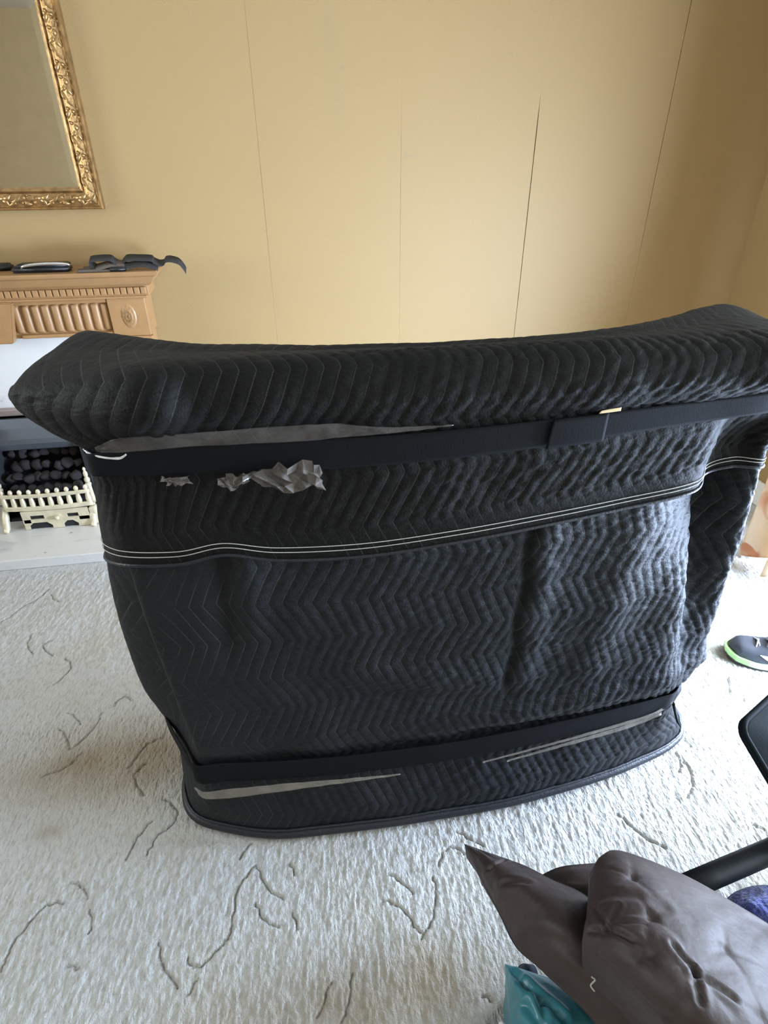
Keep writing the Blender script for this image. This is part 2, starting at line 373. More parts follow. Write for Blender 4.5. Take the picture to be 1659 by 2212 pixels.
M_TUBE = mat('black_enamelled_steel', (0.010, 0.012, 0.015), 0.5, var=0.2)
M_TUBE.node_tree.nodes['Principled BSDF'].inputs['Specular IOR Level'].default_value = 0.2
M_SHOE = mat('dark_slate_mesh_fabric', (0.045, 0.050, 0.066), 0.65, var=0.12, bump=0.12, bscale=420)
def shoe_sole_mat():
    m = bpy.data.materials.new('green_to_white_foam'); n, l, b = nodes_of(m); b.inputs['Roughness'].default_value = .5
    tc = n.new('ShaderNodeTexCoord'); sx = n.new('ShaderNodeSeparateXYZ'); l.new(tc.outputs['Object'], sx.inputs[0])
    f = mth(n, l, 'MULTIPLY', mth(n, l, 'SUBTRACT', sx.outputs[0], .05), 10, True)
    l.new(mixc(n, l, f, (0.40, 0.70, 0.26), (0.62, 0.70, 0.56)), b.inputs['Base Color']); return m
M_SOLE = shoe_sole_mat()
M_LACE = mat('grey_lace', (0.42, 0.42, 0.45), 0.8, bump=.4, bscale=500)
M_LOGO = mat('white_stripe', (0.72, 0.72, 0.74), 0.45)
def curtain_mat():
    m = bpy.data.materials.new('curtain_cloth'); n, l, b = nodes_of(m); b.inputs['Roughness'].default_value = .8
    tc = n.new('ShaderNodeTexCoord'); t = n.new('ShaderNodeTexNoise'); t.inputs['Scale'].default_value = 6.5; t.inputs['Detail'].default_value = 2; t.inputs['Distortion'].default_value = 1.2
    l.new(tc.outputs['Object'], t.inputs[0]); k = mth(n, l, 'MULTIPLY', mth(n, l, 'SUBTRACT', t.outputs['Fac'], .56), 14, True)
    l.new(mixc(n, l, k, (0.66, 0.56, 0.43), (0.42, 0.15, 0.08)), b.inputs['Base Color'])
    tr = n.new('ShaderNodeBsdfTranslucent'); tr.inputs[0].default_value = (0.75, 0.62, 0.45, 1); mx = n.new('ShaderNodeMixShader'); mx.inputs[0].default_value = 0.38
    l.new(b.outputs[0], mx.inputs[1]); l.new(tr.outputs[0], mx.inputs[2]); l.new(mx.outputs[0], n['Material Output'].inputs['Surface']); return m
M_CURTAIN = curtain_mat()
M_GLASS = film_mat('window_glass', 0.93, (0.9, 0.95, 0.95))

# ------------------------------------------------------------------ room shell
WB, WF, WL, WR, CH = 2.60, -1.76, -2.70, 2.06, 2.42       # back wall, wall behind camera, left, right, ceiling height

STROKES=[[(-1.074,1.742),(-1.047,1.782),(-1.026,1.824),(-0.989,1.866),(-0.966,1.912)],[(-0.947,1.668),(-0.947,1.627),(-0.934,1.595),(-0.912,1.567)],[(-0.874,1.625),(-0.892,1.607),(-0.875,1.575),(-0.845,1.551)],[(-0.805,1.535),(-0.774,1.492),(-0.78,1.457),(-0.806,1.418)],[(-0.557,1.319),(-0.578,1.335),(-0.599,1.318),(-0.602,1.302)],[(-0.731,1.3),(-0.701,1.276),(-0.683,1.251)],[(-0.739,1.245),(-0.713,1.216),(-0.69,1.17)],[(-0.633,1.284),(-0.64,1.24),(-0.659,1.2),(-0.689,1.167)],[(-0.652,1.15),(-0.684,1.11),(-0.736,1.09)],[(-0.442,1.164),(-0.48,1.15),(-0.505,1.107),(-0.519,1.08)],[(-0.475,1.088),(-0.497,1.06),(-0.488,1.028),(-0.464,0.994)],[(-0.409,0.973),(-0.385,0.952),(-0.372,0.928),(-0.388,0.898),(-0.414,0.876),(-0.432,0.838)],[(-0.431,0.921),(-0.459,0.883),(-0.476,0.833)],[(-0.189,0.826),(-0.208,0.807),(-0.214,0.793)],[(-0.18,0.773),(-0.205,0.745),(-0.22,0.715),(-0.225,0.673),(-0.227,0.641),(-0.243,0.624),(-0.259,0.608),(-0.279,0.592),(-0.302,0.594),(-0.312,0.612)],[(-0.178,0.773),(-0.163,0.738),(-0.144,0.708),(-0.116,0.69)],[(-0.178,0.691),(-0.166,0.664),(-0.148,0.645),(-0.126,0.635)],[(-0.101,0.765),(-0.092,0.735)],[(-0.59,0.802),(-0.558,0.784),(-0.541,0.759)],[(-0.531,0.736),(-0.52,0.701),(-0.523,0.689)],[(-0.591,0.758),(-0.626,0.76),(-0.648,0.734),(-0.668,0.705),(-0.674,0.675),(-0.68,0.646)],[(-0.374,0.649),(-0.367,0.621),(-0.353,0.593),(-0.324,0.56)],[(-0.289,0.568),(-0.306,0.543)],[(-0.95,1.884),(-0.933,1.851),(-0.907,1.834)],[(-0.552,0.633),(-0.525,0.625)],[(0.117,0.705),(0.14,0.686),(0.166,0.657)],[(0.095,0.652),(0.119,0.642),(0.141,0.621),(0.153,0.596),(0.166,0.576)],[(0.216,0.684),(0.216,0.653),(0.206,0.622),(0.191,0.594),(0.165,0.565)],[(-0.099,0.66),(-0.088,0.624)],[(0.295,0.776),(0.322,0.752),(0.35,0.732)],[(0.261,0.737),(0.281,0.74),(0.299,0.721)],[(0.235,0.705),(0.25,0.729)],[(0.017,0.53),(-0.001,0.473),(-0.014,0.454)],[(-0.027,0.521),(-0.057,0.469)],[(0.259,0.452),(0.278,0.44)],[(1.253,1.112),(1.232,1.079),(1.214,1.045)],[(1.253,1.041),(1.237,1.018)],[(0.941,0.894),(0.932,0.857),(0.916,0.837)],[(0.943,0.863),(0.946,0.839),(0.936,0.811),(0.917,0.786),(0.895,0.765)],[(1.008,0.677),(1.015,0.669),(1.028,0.66)],[(0.978,0.954),(0.985,0.928),(0.991,0.902)],[(0.699,0.753),(0.714,0.723),(0.738,0.683),(0.769,0.657)]]

def build_floor():
    xs = np.concatenate([np.linspace(WL-.1, -1.32, 14)[:-1], np.arange(-1.32, 1.80, 0.0029), np.linspace(1.80, WR+.1, 5)[1:]])
    ys = np.concatenate([np.linspace(WF-.1, 0.34, 14)[:-1], np.arange(0.34, 2.02, 0.0029), np.linspace(2.03, WB+.1, 8)])
    X, Y = np.meshgrid(xs, ys); g = np.zeros_like(X)
    for st in STROKES:
        P = cat(np.array([(a, b, 0) for a, b in st]), 8)[:, :2]
        P = P+np.stack([noise2(np.arange(len(P))*.5, np.zeros(len(P)), 3), noise2(np.arange(len(P))*.5, np.zeros(len(P)), 5)], -1)*0.006
        m = (X > P[:, 0].min()-.03) & (X < P[:, 0].max()+.03) & (Y > P[:, 1].min()-.03) & (Y < P[:, 1].max()+.03)
        idx = np.argwhere(m)
        if not len(idx): continue
        q = np.stack([X[m], Y[m]], -1); best = np.full(len(q), 1e9)
        for a, b in zip(P[:-1], P[1:]):
            ab = b-a; t = np.clip(((q-a)@ab)/max(ab@ab, 1e-12), 0, 1); best = np.minimum(best, ((q-a-t[:, None]*ab)**2).sum(1))
        w = 0.0021 if (P[:, 0].mean() < .35) else 0.0026
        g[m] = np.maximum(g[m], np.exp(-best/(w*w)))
    dense = ((X > -1.32) & (X < 1.8) & (Y > .34) & (Y < 2.03)).astype(float)
    ca, sa = math.cos(-.12), math.sin(-.12); U = X*ca+Y*sa; Vv = -X*sa+Y*ca
    wave = noise2(U*5, Vv*3, 31)*1.2
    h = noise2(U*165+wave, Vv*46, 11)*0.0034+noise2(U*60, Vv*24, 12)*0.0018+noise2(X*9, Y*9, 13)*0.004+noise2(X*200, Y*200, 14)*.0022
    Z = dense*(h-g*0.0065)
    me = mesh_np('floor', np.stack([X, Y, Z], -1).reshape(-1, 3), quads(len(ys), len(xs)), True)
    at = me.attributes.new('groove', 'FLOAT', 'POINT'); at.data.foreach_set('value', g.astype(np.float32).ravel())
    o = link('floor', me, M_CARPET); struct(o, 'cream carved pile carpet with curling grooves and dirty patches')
build_floor()
struct(box('ceiling', (WL-.1, WF-.1, CH), (WR+.1, WB+.1, CH+.1), M_CEIL))
wall_b = struct(box('wall_back', (WL-.1, WB+.002, 0), (WR+.1, WB+.12, CH), M_PLASTER), 'back wall hung with pale gold textured wallpaper')
# wallpaper lengths, hung edge to edge with open seams
def strip(x0, x1, gl, gr, seed):
    zs = np.linspace(0.0, CH, 61); r = np.random.RandomState(seed)
    def gap(g):
        return np.array([np.interp(z, [p[0] for p in g], [p[1] for p in g]) for z in zs])*(1+.35*(r.rand(61)-.5))
    L = x0+gap(gl); R = x1-gap(gr); bm = bmesh.new()
    fr = [[bm.verts.new((a, WB-.0035, z)) for a in (l, (l+rr)/2, rr)] for l, rr, z in zip(L, R, zs)]
    bk = [[bm.verts.new((a, WB+.0015, z)) for a in (l, (l+rr)/2, rr)] for l, rr, z in zip(L, R, zs)]
    for i in range(60):
        for j in range(2): bm.faces.new((fr[i][j], fr[i][j+1], fr[i+1][j+1], fr[i+1][j]))
        bm.faces.new((bk[i][0], fr[i][0], fr[i+1][0], bk[i+1][0])); bm.faces.new((fr[i][2], bk[i][2], bk[i+1][2], fr[i+1][2]))
    part('wallpaper_strip', mesh_bm('wallpaper_strip', bm), M_WALL, wall_b)
hair = [(0, .0), (CH, .0)]
g1 = [(0, .0001), (.9, .0002), (1.2, .0004), (1.65, .0003), (2.4, .0001)]
g2 = [(0, .0001), (.8, .0002), (1.1, .0004), (1.4, .0003), (1.6, .0001), (2.4, .0001)]
g3 = [(0, .0004), (.66, .0010), (.9, .0014), (1.05, .0014), (1.2, .0017), (1.5, .0017), (1.56, .0001), (2.4, .0001)]
g4 = [(0, .0002), (.98, .0003), (1.05, .0007), (1.3, .0010), (1.86, .0011), (2.4, .0006)]
SE = [WL, -2.182, -1.649, -1.116, -.583, -.05, .4825, 1.015, 1.5515, WR]
GP = [hair, hair, hair, hair, hair, g1, g2, g3, g4, hair]
for i in range(9): strip(SE[i], SE[i+1], GP[i], GP[i+1], i)

def wall_with_hole(name, axis, pos, thick, a0, a1, h0, h1, b0, b1, m, label=None):
    bm = bmesh.new()
    def bx(u0, u1, z0, z1):
        if axis == 'x': box_bm(bm, (pos, u0, z0), (pos+thick, u1, z1))
        else: box_bm(bm, (u0, pos, z0), (u1, pos+thick, z1))
    bx(a0, h0, 0, CH); bx(h1, a1, 0, CH)
    if b0 > 0: bx(h0, h1, 0, b0)
    bx(h0, h1, b1, CH)
    return struct(link(name, mesh_bm(name, bm), m), label)
wall_with_hole('wall_right', 'x', WR, .14, WF, WB, -0.95, 1.62, 0.03, 2.12, M_WALL, 'right wall papered in the same pale gold paper')
wall_with_hole('wall_front', 'y', WF-.14, .14, WL, WR, -1.1, 0.9, .85, 2.2, M_CREAM)
wall_with_hole('wall_left', 'x', WL-.14, .14, WF, WB, .65, 1.95, .95, 2.15, M_WALL)
def window(name, axis, pos, u0, u1, z0, z1, nb):
    bm = bmesh.new(); s = .055
    def bx(a0, a1, b0, b1):
        if axis == 'x': box_bm(bm, (pos, a0, b0), (pos+.06, a1, b1))
        else: box_bm(bm, (a0, pos, b0), (a1, pos+.06, b1))
    bx(u0, u1, z0, z0+s); bx(u0, u1, z1-s, z1)
    for i in range(nb+1):
        c = u0+(u1-u0)*i/nb; c = min(max(c, u0+s/2), u1-s/2); bx(c-s/2, c+s/2, z0+s, z1-s)
    o = struct(link(name, mesh_bm(name, bm), M_WHITE))
    if axis == 'x': box('pane', (pos+.028, u0+s, z0+s), (pos+.032, u1-s, z1-s), M_GLASS, o)
    else: box('pane', (u0+s, pos+.028, z0+s), (u1-s, pos+.032, z1-s), M_GLASS, o)
window('door_1', 'x', WR+.05, -0.95, 1.62, .03, 2.12, 2)
window('added_window_rear', 'y', WF-.10, -1.1, 0.9, .85, 2.2, 3)  # unseen window, added as an opening for the rear fill lamp
window('added_window_side', 'x', WL-.10, .65, 1.95, .95, 2.15, 2)  # invented left window out of view, lets the side fill lamp in
def baseboard(name, x0, x1, y=WB-.004):
    struct(extrude_profile(name, [(y, 0), (y-.018, 0), (y-.018, .085), (y-.012, .105), (y-.004, .115), (y, .118)], x0, x1, M_WHITE))
baseboard('baseboard_back', -0.42, WR-.002)
bm = bmesh.new(); box_bm(bm, (WR-.018, 1.64, 0), (WR-.001, WB-.024, .11), .004); struct(link('baseboard_right', mesh_bm('baseboard_right', bm), M_WHITE))

# ------------------------------------------------------------------ the wrapped furniture
def lerp_tab(x, T):
    return np.interp(x, [t[0] for t in T], [t[1] for t in T])
def quilt_field(u, v, s, amp, P, phase=0.0):
    return u/s+(amp/s)*tri(v/P+phase)
def build_quilt(name, C, m, root, nr, nc, step, s=.0245, amp=.040, P=.185, phase=0.0, height=.0030, flat=None, extra=None, seed=3, flip=False):
    G = patch(C, nr, nc); G, u, v = even(G, step); N = normals(G)
    if N[..., 1].mean() > 0: N = -N
    U, V = np.meshgrid(u, v)
    U2 = U+noise2(U*6, V*6, seed)*.020; V2 = V+noise2(U*5, V*5, seed+1)*.020
    q = quilt_field(U2, V2, s, amp, P, phase)
    puff = np.sqrt(np.abs(np.sin(np.pi*q)))-0.6
    w = np.ones_like(U) if flat is None else flat(U/u[-1], V/v[-1], G)
    h = puff*height*w+noise2(U*11, V*9, seed+2)*.008*w+noise2(U*70, V*110, seed+4)*.0022*w*(.3+.7*sstep(-.25, .4, G[..., 0]))
    # fine gathers running across the quilting lines
    h += (noise2((U*.5+V)*120, (U-V*.5)*30, seed+6))*.0036*w*(.22+.78*sstep(-.25, .45, G[..., 0]))
    if extra is not None: h = h+extra(U, V, G)
    G2 = G+N*h[..., None]
    me = mesh_np(name, G2.reshape(-1, 3), quads(*G2.shape[:2]), True)
    a = me.attributes.new('quilt_q', 'FLOAT', 'POINT'); a.data.foreach_set('value', q.astype(np.float32).ravel())
    b = me.attributes.new('quilt_v', 'FLOAT', 'POINT'); b.data.foreach_set('value', V.astype(np.float32).ravel())
    return part(name, me, m, root), G2, N, u, v

bar = thing('wrapped_furniture', 'large waist-high piece of furniture with a curved top, wrapped in black quilted moving blankets', 'furniture', (0.27, 1.0, 0))

# top blanket: back edge -> top -> crest -> fall over the overhang -> nipped at the upper band -> hem
xs = [-.22, -.14, -.05, .10, .265, .42, .57, .72]
yback = [1.052, 1.005, .978, .948, .938, .945, .985, 1.055]
ycrest = [.838, .852, .857, .861, .862, .858, .853, .850]
zhem = [.792, .808, .790, .786, .800, .815, .830, .848]
zt = [1.012, 1.014, 1.016, 1.020, 1.024, 1.028, 1.030, 1.032]
zb = [.968, .966, .966, .968, .972, .977, .982, .990]
yf = [.862, .855, .849, .842, .838, .842, .850, .860]
cols = []
cols.append([(-.28, 1.20, .95), (-.29, 1.19, 1.03), (-.33, 1.14, 1.03), (-.34, 1.12, 1.03), (-.33, 1.12, 1.02), (-.31, 1.11, 1.00), (-.30, 1.11, .99), (-.315, 1.14, .965), (-.33, 1.16, .88), (-.34, 1.18, .72)])
cols.append([(-.32, 1.16, .95), (-.33, 1.155, 1.105), (-.385, 1.05, 1.085), (-.405, .99, 1.072), (-.40, .985, 1.045), (-.362, .97, 1.02), (-.335, .97, .998), (-.343, .975, .965), (-.368, 1.01, .88), (-.395, 1.05, .712)])
cols.append([(-.33, 1.14, .95), (-.335, 1.135, 1.118), (-.385, 1.03, 1.118), (-.41, .94, 1.098), (-.415, .925, 1.072), (-.372, .90, 1.035), (-.312, .875, 1.004), (-.312, .877, .966), (-.318, .885, .89), (-.325, .892, .785)])
for i, x in enumerate(xs):
    cols.append([(x, yback[i]+.02, .95), (x, yback[i], 1.117), (x, (yback[i]*.5+ycrest[i]*.5), 1.136), (x, ycrest[i], 1.135), (x, ycrest[i]-.036, 1.088), (x, (ycrest[i]-.036)*.45+yf[i]*.55, 1.046), (x, yf[i], zt[i]), (x, yf[i]+.001, zb[i]), (x, yf[i]+.004, (zb[i]+zhem[i])/2), (x, yf[i]+.002, zhem[i])])
# right end: pocket fold, then the flap
cols.append([(.79, 1.12, .95), (.785, 1.095, 1.118), (.79, .98, 1.136), (.79, .848, 1.135), (.79, .812, 1.090), (.785, .84, 1.052), (.778, .862, 1.036), (.775, .885, .994), (.782, .918, .92), (.785, .922, .850)])
cols.append([(.85, 1.14, .95), (.862, 1.125, 1.118), (.88, 1.02, 1.126), (.90, .90, 1.118), (.905, .875, 1.085), (.87, .868, 1.052), (.835, .868, 1.034), (.835, .878, .998), (.835, .918, .93), (.835, .915, .866)])
cols.append([(.90, 1.16, .95), (.89, 1.135, 1.11), (.94, 1.02, 1.10), (.965, .95, 1.09), (.962, .925, 1.068), (.925, .905, 1.045), (.885, .895, 1.025), (.880, .895, .995), (.885, .90, .93), (.893, .905, .868)])
cols.append([(.90, 1.25, .95), (.90, 1.22, 1.08), (.95, 1.16, 1.06), (.97, 1.10, 1.06), (.965, 1.08, 1.045), (.95, 1.05, 1.03), (.93, 1.05, 1.01), (.93, 1.06, .98), (.95, 1.08, .91), (.955, 1.08, .84)])
C_top = np.swapaxes(np.array(cols), 0, 1)
def flat_top(U, V, G):
    z = G[..., 2]; onband = np.exp(-((z-.995)/.028)**2)*(G[..., 1] < 1.0)
    top = sstep(.862, .905, G[..., 1])*(z > 1.09)
    return (1-.75*onband)*(1-.75*top)*(1-sstep(.88, .945, V))
top_o, Gt, Nt, ut, vt = build_quilt('top_blanket', C_top, M_QUILT_TOP, bar, 8, 10, .0034, P=.178, phase=.12, flat=flat_top, seed=21)

# twin rows of white stitching above the hem, and the turned hem edge
def along_row(G, N, v, dist, off, i0, i1):
    t = v[-1]-dist; r = np.interp(t, v, np.arange(len(v))); r0 = int(r); f = r-r0
    return (G[r0]*(1-f)+G[r0+1]*f+N[r0]*off)[i0:i1]
nC = Gt.shape[1]
ia, ib = int(nC*.085), int(nC*.975)
for dist in (.019, .029):
    P = along_row(Gt, Nt, vt, dist, .0016, ia, ib)
    tube('stitching', P[::2], .00085, M_THREAD, top_o, k=5, n=1)
P = along_row(Gt, Nt, vt, .002, .001, int(nC*.05), ib)
tube('hem', P[::3], .0035, M_BIND, top_o, k=8, n=1)

# lower blanket: from under the hem down to the floor, flaring over the base
zrow = [.90, .80, .66, .52, .40, .31, .262, .232, .192, .150, .085, .030, .012]
def fr_y(x, z):
    y = .862-.026*(1-((x-.28)/.56)**2)
    flare = lerp_tab(z, [(0, -.012), (.012, -.014), (.085, -.004), (.15, .010), (.192, .014), (.232, .012), (.262, .006), (.31, -.008), (.40, -.002), (.52, .002), (.66, .006), (.80, .012), (.9, .018)])
    return y+flare+.006
base = {-.24: .868, -.12: .829, .02: .818, .16: .813, .30: .813, .44: .817, .58: .832, .70: .850, .79: .870}
cols = []
rim_l = lambda z: lerp_tab(z, [(0, -.352), (.1, -.362), (.19, -.368), (.30, -.409), (.47, -.418), (.65, -.408), (.9, -.37)])
rim_r = lambda z: lerp_tab(z, [(0, .985), (.05, .975), (.12, .935), (.19, .896), (.28, .918), (.45, .930), (.67, .924), (.9, .90)])
cols.append([(-.30, 1.26, z) for z in zrow])
cols.append([(float(rim_l(z))+.012, 1.14, z) for z in zrow])
cols.append([(float(rim_l(z)), 1.055, z) for z in zrow])
cols.append([(lerp_tab(z, [(0, -.352), (.1, -.345), (.19, -.325), (.26, -.325), (.38, -.27), (.7, -.262), (.9, -.29)]), lerp_tab(z, [(0, .965), (.19, .965), (.3, .96), (.9, .95)]), z) for z in zrow])
cols.append([(lerp_tab(z, [(0, -.325), (.05, -.318), (.1, -.30), (.19, -.278), (.31, -.276), (.45, -.288), (.62, -.304), (.9, -.312)]), lerp_tab(z, [(0, .905), (.05, .900), (.1, .892), (.19, .878), (.3, .875), (.9, .893)]), z) for z in zrow])
for x in (-.24, -.12, .02, .16, .30, .44, .58, .70, .79):
    col = []
    for z in zrow:
        y = fr_y(x, z)
        if z < .2: y = y+(base[x]+.0-y)*float(sstep(.19, .012, z))
        y += (.085 if x > .75 else .014 if x > .65 else 0)*float(sstep(.52, .84, z))
        col.append((x+lerp_tab(z, [(0, .02*(x-.3)/.5), (.2, 0), (1, 0)]), y, z))
    cols.append(col)
cols.append([(lerp_tab(z, [(0, .925), (.05, .915), (.12, .87), (.19, .845), (.45, .845), (.9, .80)]), lerp_tab(z, [(0, .905), (.05, .902), (.12, .885), (.19, .875), (.3, .870), (.45, .905), (.66, .965), (.9, 1.01)]), z) for z in zrow])
cols.append([(float(rim_r(z)), lerp_tab(z, [(0, .955), (.12, .935), (.19, .92), (.9, .92)]), z) for z in zrow])
cols.append([(float(rim_r(z))+.01, 1.05, z) for z in zrow])
cols.append([(.90, 1.26, z) for z in zrow])
C_low = np.swapaxes(np.array(cols), 0, 1)
def flat_low(U, V, G):
    z = G[..., 2]; band = np.exp(-((z-.214)/.026)**2)
    left = 1-.75*sstep(-.05, -.30, G[..., 0])
    return (1-.85*band)*(1-sstep(.045, .028, z))*left
def extra_low(U, V, G):
    x, y, z = G[..., 0], G[..., 1], G[..., 2]
    fr = sstep(.98, .90, y)
    win = sstep(.36, .44, z)*sstep(.88, .80, z)
    xc = .405+.02*(z-.6)+.004*np.sin(z*40)
    h = -.011*np.exp(-((x-xc)/.010)**2)*win+.008*np.exp(-((x-xc-.035)/.03)**2)*win
    # sag that belly-folds above the lower band
    zc = .285+.055*(x-.3)
    h += .014*np.exp(-((z-zc-.03)/.028)**2)*sstep(.05, .45, x)-.012*np.exp(-((z-.262)/.014)**2)*sstep(.2, .6, x)
    h += .010*np.exp(-((z-(.50-.18*(x-.05)))/.035)**2)*np.exp(-((x-.12)/.2)**2)
    h += -.006*np.exp(-((z-(.44-.20*(x-.05)))/.025)**2)*np.exp(-((x-.16)/.2)**2)
    h += -.010*np.exp(-((x-(-.17+.05*(z-.6)))/.022)**2)*sstep(.5, .65, z)+.008*np.exp(-((x-(-.11))/.03)**2)*sstep(.5, .7, z)
    h += .010*np.exp(-((x-.60-.12*(z-.5))/.05)**2)*win
    return h*fr
low_o, Gl, Nl, ul, vl = build_quilt('lower_blanket', C_low, M_QUILT_LOW, bar, 7, 10, .0034, P=.178, phase=.3, flat=flat_low, extra=extra_low, seed=40)
iL, iR = int(Gl.shape[1]*.03), int(Gl.shape[1]*.97)
Pb = along_row(Gl, Nl, vl, .004, .0, iL, iR)[::4]
tube('edge_binding', Pb+np.array([0, 0, .004]), .0125, M_BIND, low_o, k=10, n=1)
Pb2 = along_row(Gl, Nl, vl, .024, .0035, iL, iR)[::4]
tube('piping', Pb2, .0035, M_BIND, low_o, k=6, n=1)

# bands
def front_y(x, T): return lerp_tab(x, T)
up_top = [(-.36, 1.10, .998), (-.352, 1.0, 1.0), (-.325, .888, 1.006), (-.29, .858, 1.013), (-.16, .848, 1.020), (.0, .837, 1.022), (.137, .831, 1.022), (.28, .829, 1.026), (.43, .832, 1.031), (.56, .840, 1.035), (.70, .850, 1.038), (.82, .856, 1.042), (.90, .880, 1.04), (.95, 1.02, 1.02)]
wd = [.03, .031, .035, .040, .049, .052, .051, .050, .047, .043, .040, .038, .036, .034]
up_bot = [(x, y+.001, z-w) for (x, y, z), w in zip(up_top, wd)]
ub = ribbon('upper_band', up_top, up_bot, .0022, M_BAND, bar, noise=.0006)
ov_t = [(.405, .826, 1.0305), (.43, .8265, 1.0325), (.46, .828, 1.033), (.50, .831, 1.0345)]
ribbon('band_end', ov_t, [(x+(-.006 if i == 0 else .0), y+.001, z-.050) for i, (x, y, z) in enumerate(ov_t)], .0024, M_BAND, ub)
ribbon('paper_tag', [(.484, .828, 1.040), (.50, .829, 1.0415), (.519, .830, 1.043)], [(.481, .828, 1.0355), (.50, .829, 1.036), (.519, .830, 1.037)], .001, M_TAN, ub)['label'] = 'tan paper tag'
lo_top = [(-.385, 1.08, .262), (-.372, 1.03, .262), (-.335, .958, .262), (-.302, .898, .262), (-.280, .862, .262), (-.22, .858, .262), (-.12, .848, .259), (.02, .839, .256), (.16, .834, .257), (.30, .833, .258), (.44, .836, .263), (.58, .843, .268), (.70, .850, .275), (.80, .858, .281), (.844, .866, .283), (.882, .905, .274), (.898, .96, .265), (.905, 1.05, .255)]
lo_bot = [(x, y+.003, z-(.060 if x > .7 else .066)) for x, y, z in lo_top]
ribbon('lower_band', lo_top, lo_bot, .0022, M_BAND, bar, noise=.0008, seed=5)
# stretch film caught under the bands
ribbon('film_strip', [(-.30, .866, 1.020), (-.25, .842, 1.042), (-.14, .834, 1.046), (.0, .828, 1.049), (.06, .825, 1.049), (.12, .824, 1.040), (.19, .824, 1.036), (.24, .823, 1.036)], [(-.30, .866, 1.011), (-.25, .846, 1.017), (-.14, .840, 1.021), (.0, .832, 1.022), (.06, .828, 1.025), (.12, .826, 1.026), (.19, .825, 1.030), (.24, .824, 1.034)], .0006, M_FILM, bar, noise=.003, seed=8)
ribbon('film_edge', [(-.322, .876, 1.014), (-.31, .866, 1.011), (-.285, .850, 1.010), (-.262, .840, 1.013), (-.250, .834, 1.020)], [(-.321, .876, 1.011), (-.31, .866, 1.008), (-.285, .850, 1.007), (-.262, .840, 1.009), (-.250, .834, 1.017)], .0008, M_LOGO, bar, noise=.002, seed=9)
def crumple(name, outline_top, outline_bot, m, seed, amp):
    n = 3; A = cat(outline_top, n); B = cat(outline_bot, n); rows = 6
    G = np.stack([A+(B-A)*t for t in np.linspace(0, 1, rows)]); r = np.random.RandomState(seed)
    G[..., 1] -= r.rand(*G.shape[:2])**2*amp*1.3
    G[..., 0] += (r.rand(*G.shape[:2])-.5)*.013; G[..., 2] += (r.rand(*G.shape[:2])-.5)*.010
    q = quads(*G.shape[:2]); t = np.concatenate([q[:, [0, 1, 2]], q[:, [0, 2, 3]]])
    return part(name, mesh_np(name, G.reshape(-1, 3), t, False), m, bar)
crumple('crumpled_film', [(-.085, .832, .975), (-.055, .829, .985), (-.02, .828, .990), (.015, .830, .986), (.028, .832, .972)], [(-.080, .838, .968), (-.055, .838, .944), (-.02, .838, .936), (.015, .838, .938), (.034, .838, .937)], M_FILM2, 4, .016)
crumple('crumpled_film', [(-.125, .838, .972), (-.11, .836, .974), (-.095, .835, .974), (-.082, .834, .975)], [(-.122, .842, .956), (-.11, .842, .945), (-.095, .842, .950), (-.080, .842, .958)], M_FILM2, 6, .012)
crumple('crumpled_film', [(-.215, .850, .968), (-.19, .847, .969), (-.165, .845, .970)], [(-.205, .852, .960), (-.19, .852, .955), (-.170, .851, .958)], M_FILM2, 7, .008)
ribbon('film_strip', [(-.292, .857, .196), (-.27, .845, .190), (-.20, .840, .194), (-.10, .832, .197), (.02, .824, .197), (.10, .821, .194), (.165, .820, .190)], [(-.292, .857, .186), (-.27, .843, .166), (-.20, .834, .170), (-.10, .826, .179), (.02, .820, .186), (.10, .818, .188), (.165, .818, .187)], .0006, M_FILMW, bar, noise=.003, seed=10)
ribbon('film_strip', [(.36, .822, .186), (.50, .832, .199), (.62, .842, .208), (.74, .852, .220), (.80, .856, .232), (.85, .868, .247)], [(.36, .821, .182), (.50, .831, .192), (.62, .841, .198), (.74, .851, .209), (.80, .855, .221), (.85, .867, .238)], .0006, M_FILMW, bar, noise=.002, seed=11)
ribbon('film_strip', [(.42, .823, .176), (.55, .834, .190), (.66, .844, .199), (.76, .853, .210), (.82, .858, .224)], [(.42, .822, .172), (.55, .832, .181), (.66, .841, .188), (.76, .850, .200), (.82, .856, .217)], .0006, M_FILMW, bar, noise=.002, seed=12)
tube('film_twist', [(.852, .866, .240), (.866, .866, .205), (.885, .868, .165), (.905, .872, .135)], [.004, .003, .0035, .0015], M_BAND, bar)

# ------------------------------------------------------------------ gilt mirror
mir = thing('wall_mirror', 'rectangular wall mirror in an ornate carved gilt frame, hung above the fireplace', 'mirror', (-1.06, WB-.004, 1.213))
MX0, MX1, MZ0, MZ1, FWD = -1.49, -.630, 1.213, 2.10, .074
box('glass', (MX0+.05, WB-.020, MZ0+.05), (MX1-.05, WB-.014, MZ1-.05), M_MIRROR, mir)
bm = bmesh.new(); gx0, gx1, gz0, gz1 = MX0+.06, MX1-.06, MZ0+.06, MZ1-.06
o_ = [bm.verts.new((x, WB-.0205, z)) for x, z in ((gx0, gz0), (gx1, gz0), (gx1, gz1), (gx0, gz1))]; i2 = [bm.verts.new((x, WB-.0222, z)) for x, z in ((gx0+.03, gz0+.03), (gx1-.03, gz0+.03), (gx1-.03, gz1-.03), (gx0+.03, gz1-.03))]
for k_ in range(4): bm.faces.new((o_[k_], o_[(k_+1) % 4], i2[(k_+1) % 4], i2[k_]))
bm.faces.new(i2)
part('bevelled_face', mesh_bm('bevelled_face', bm), M_MIRROR, mir)
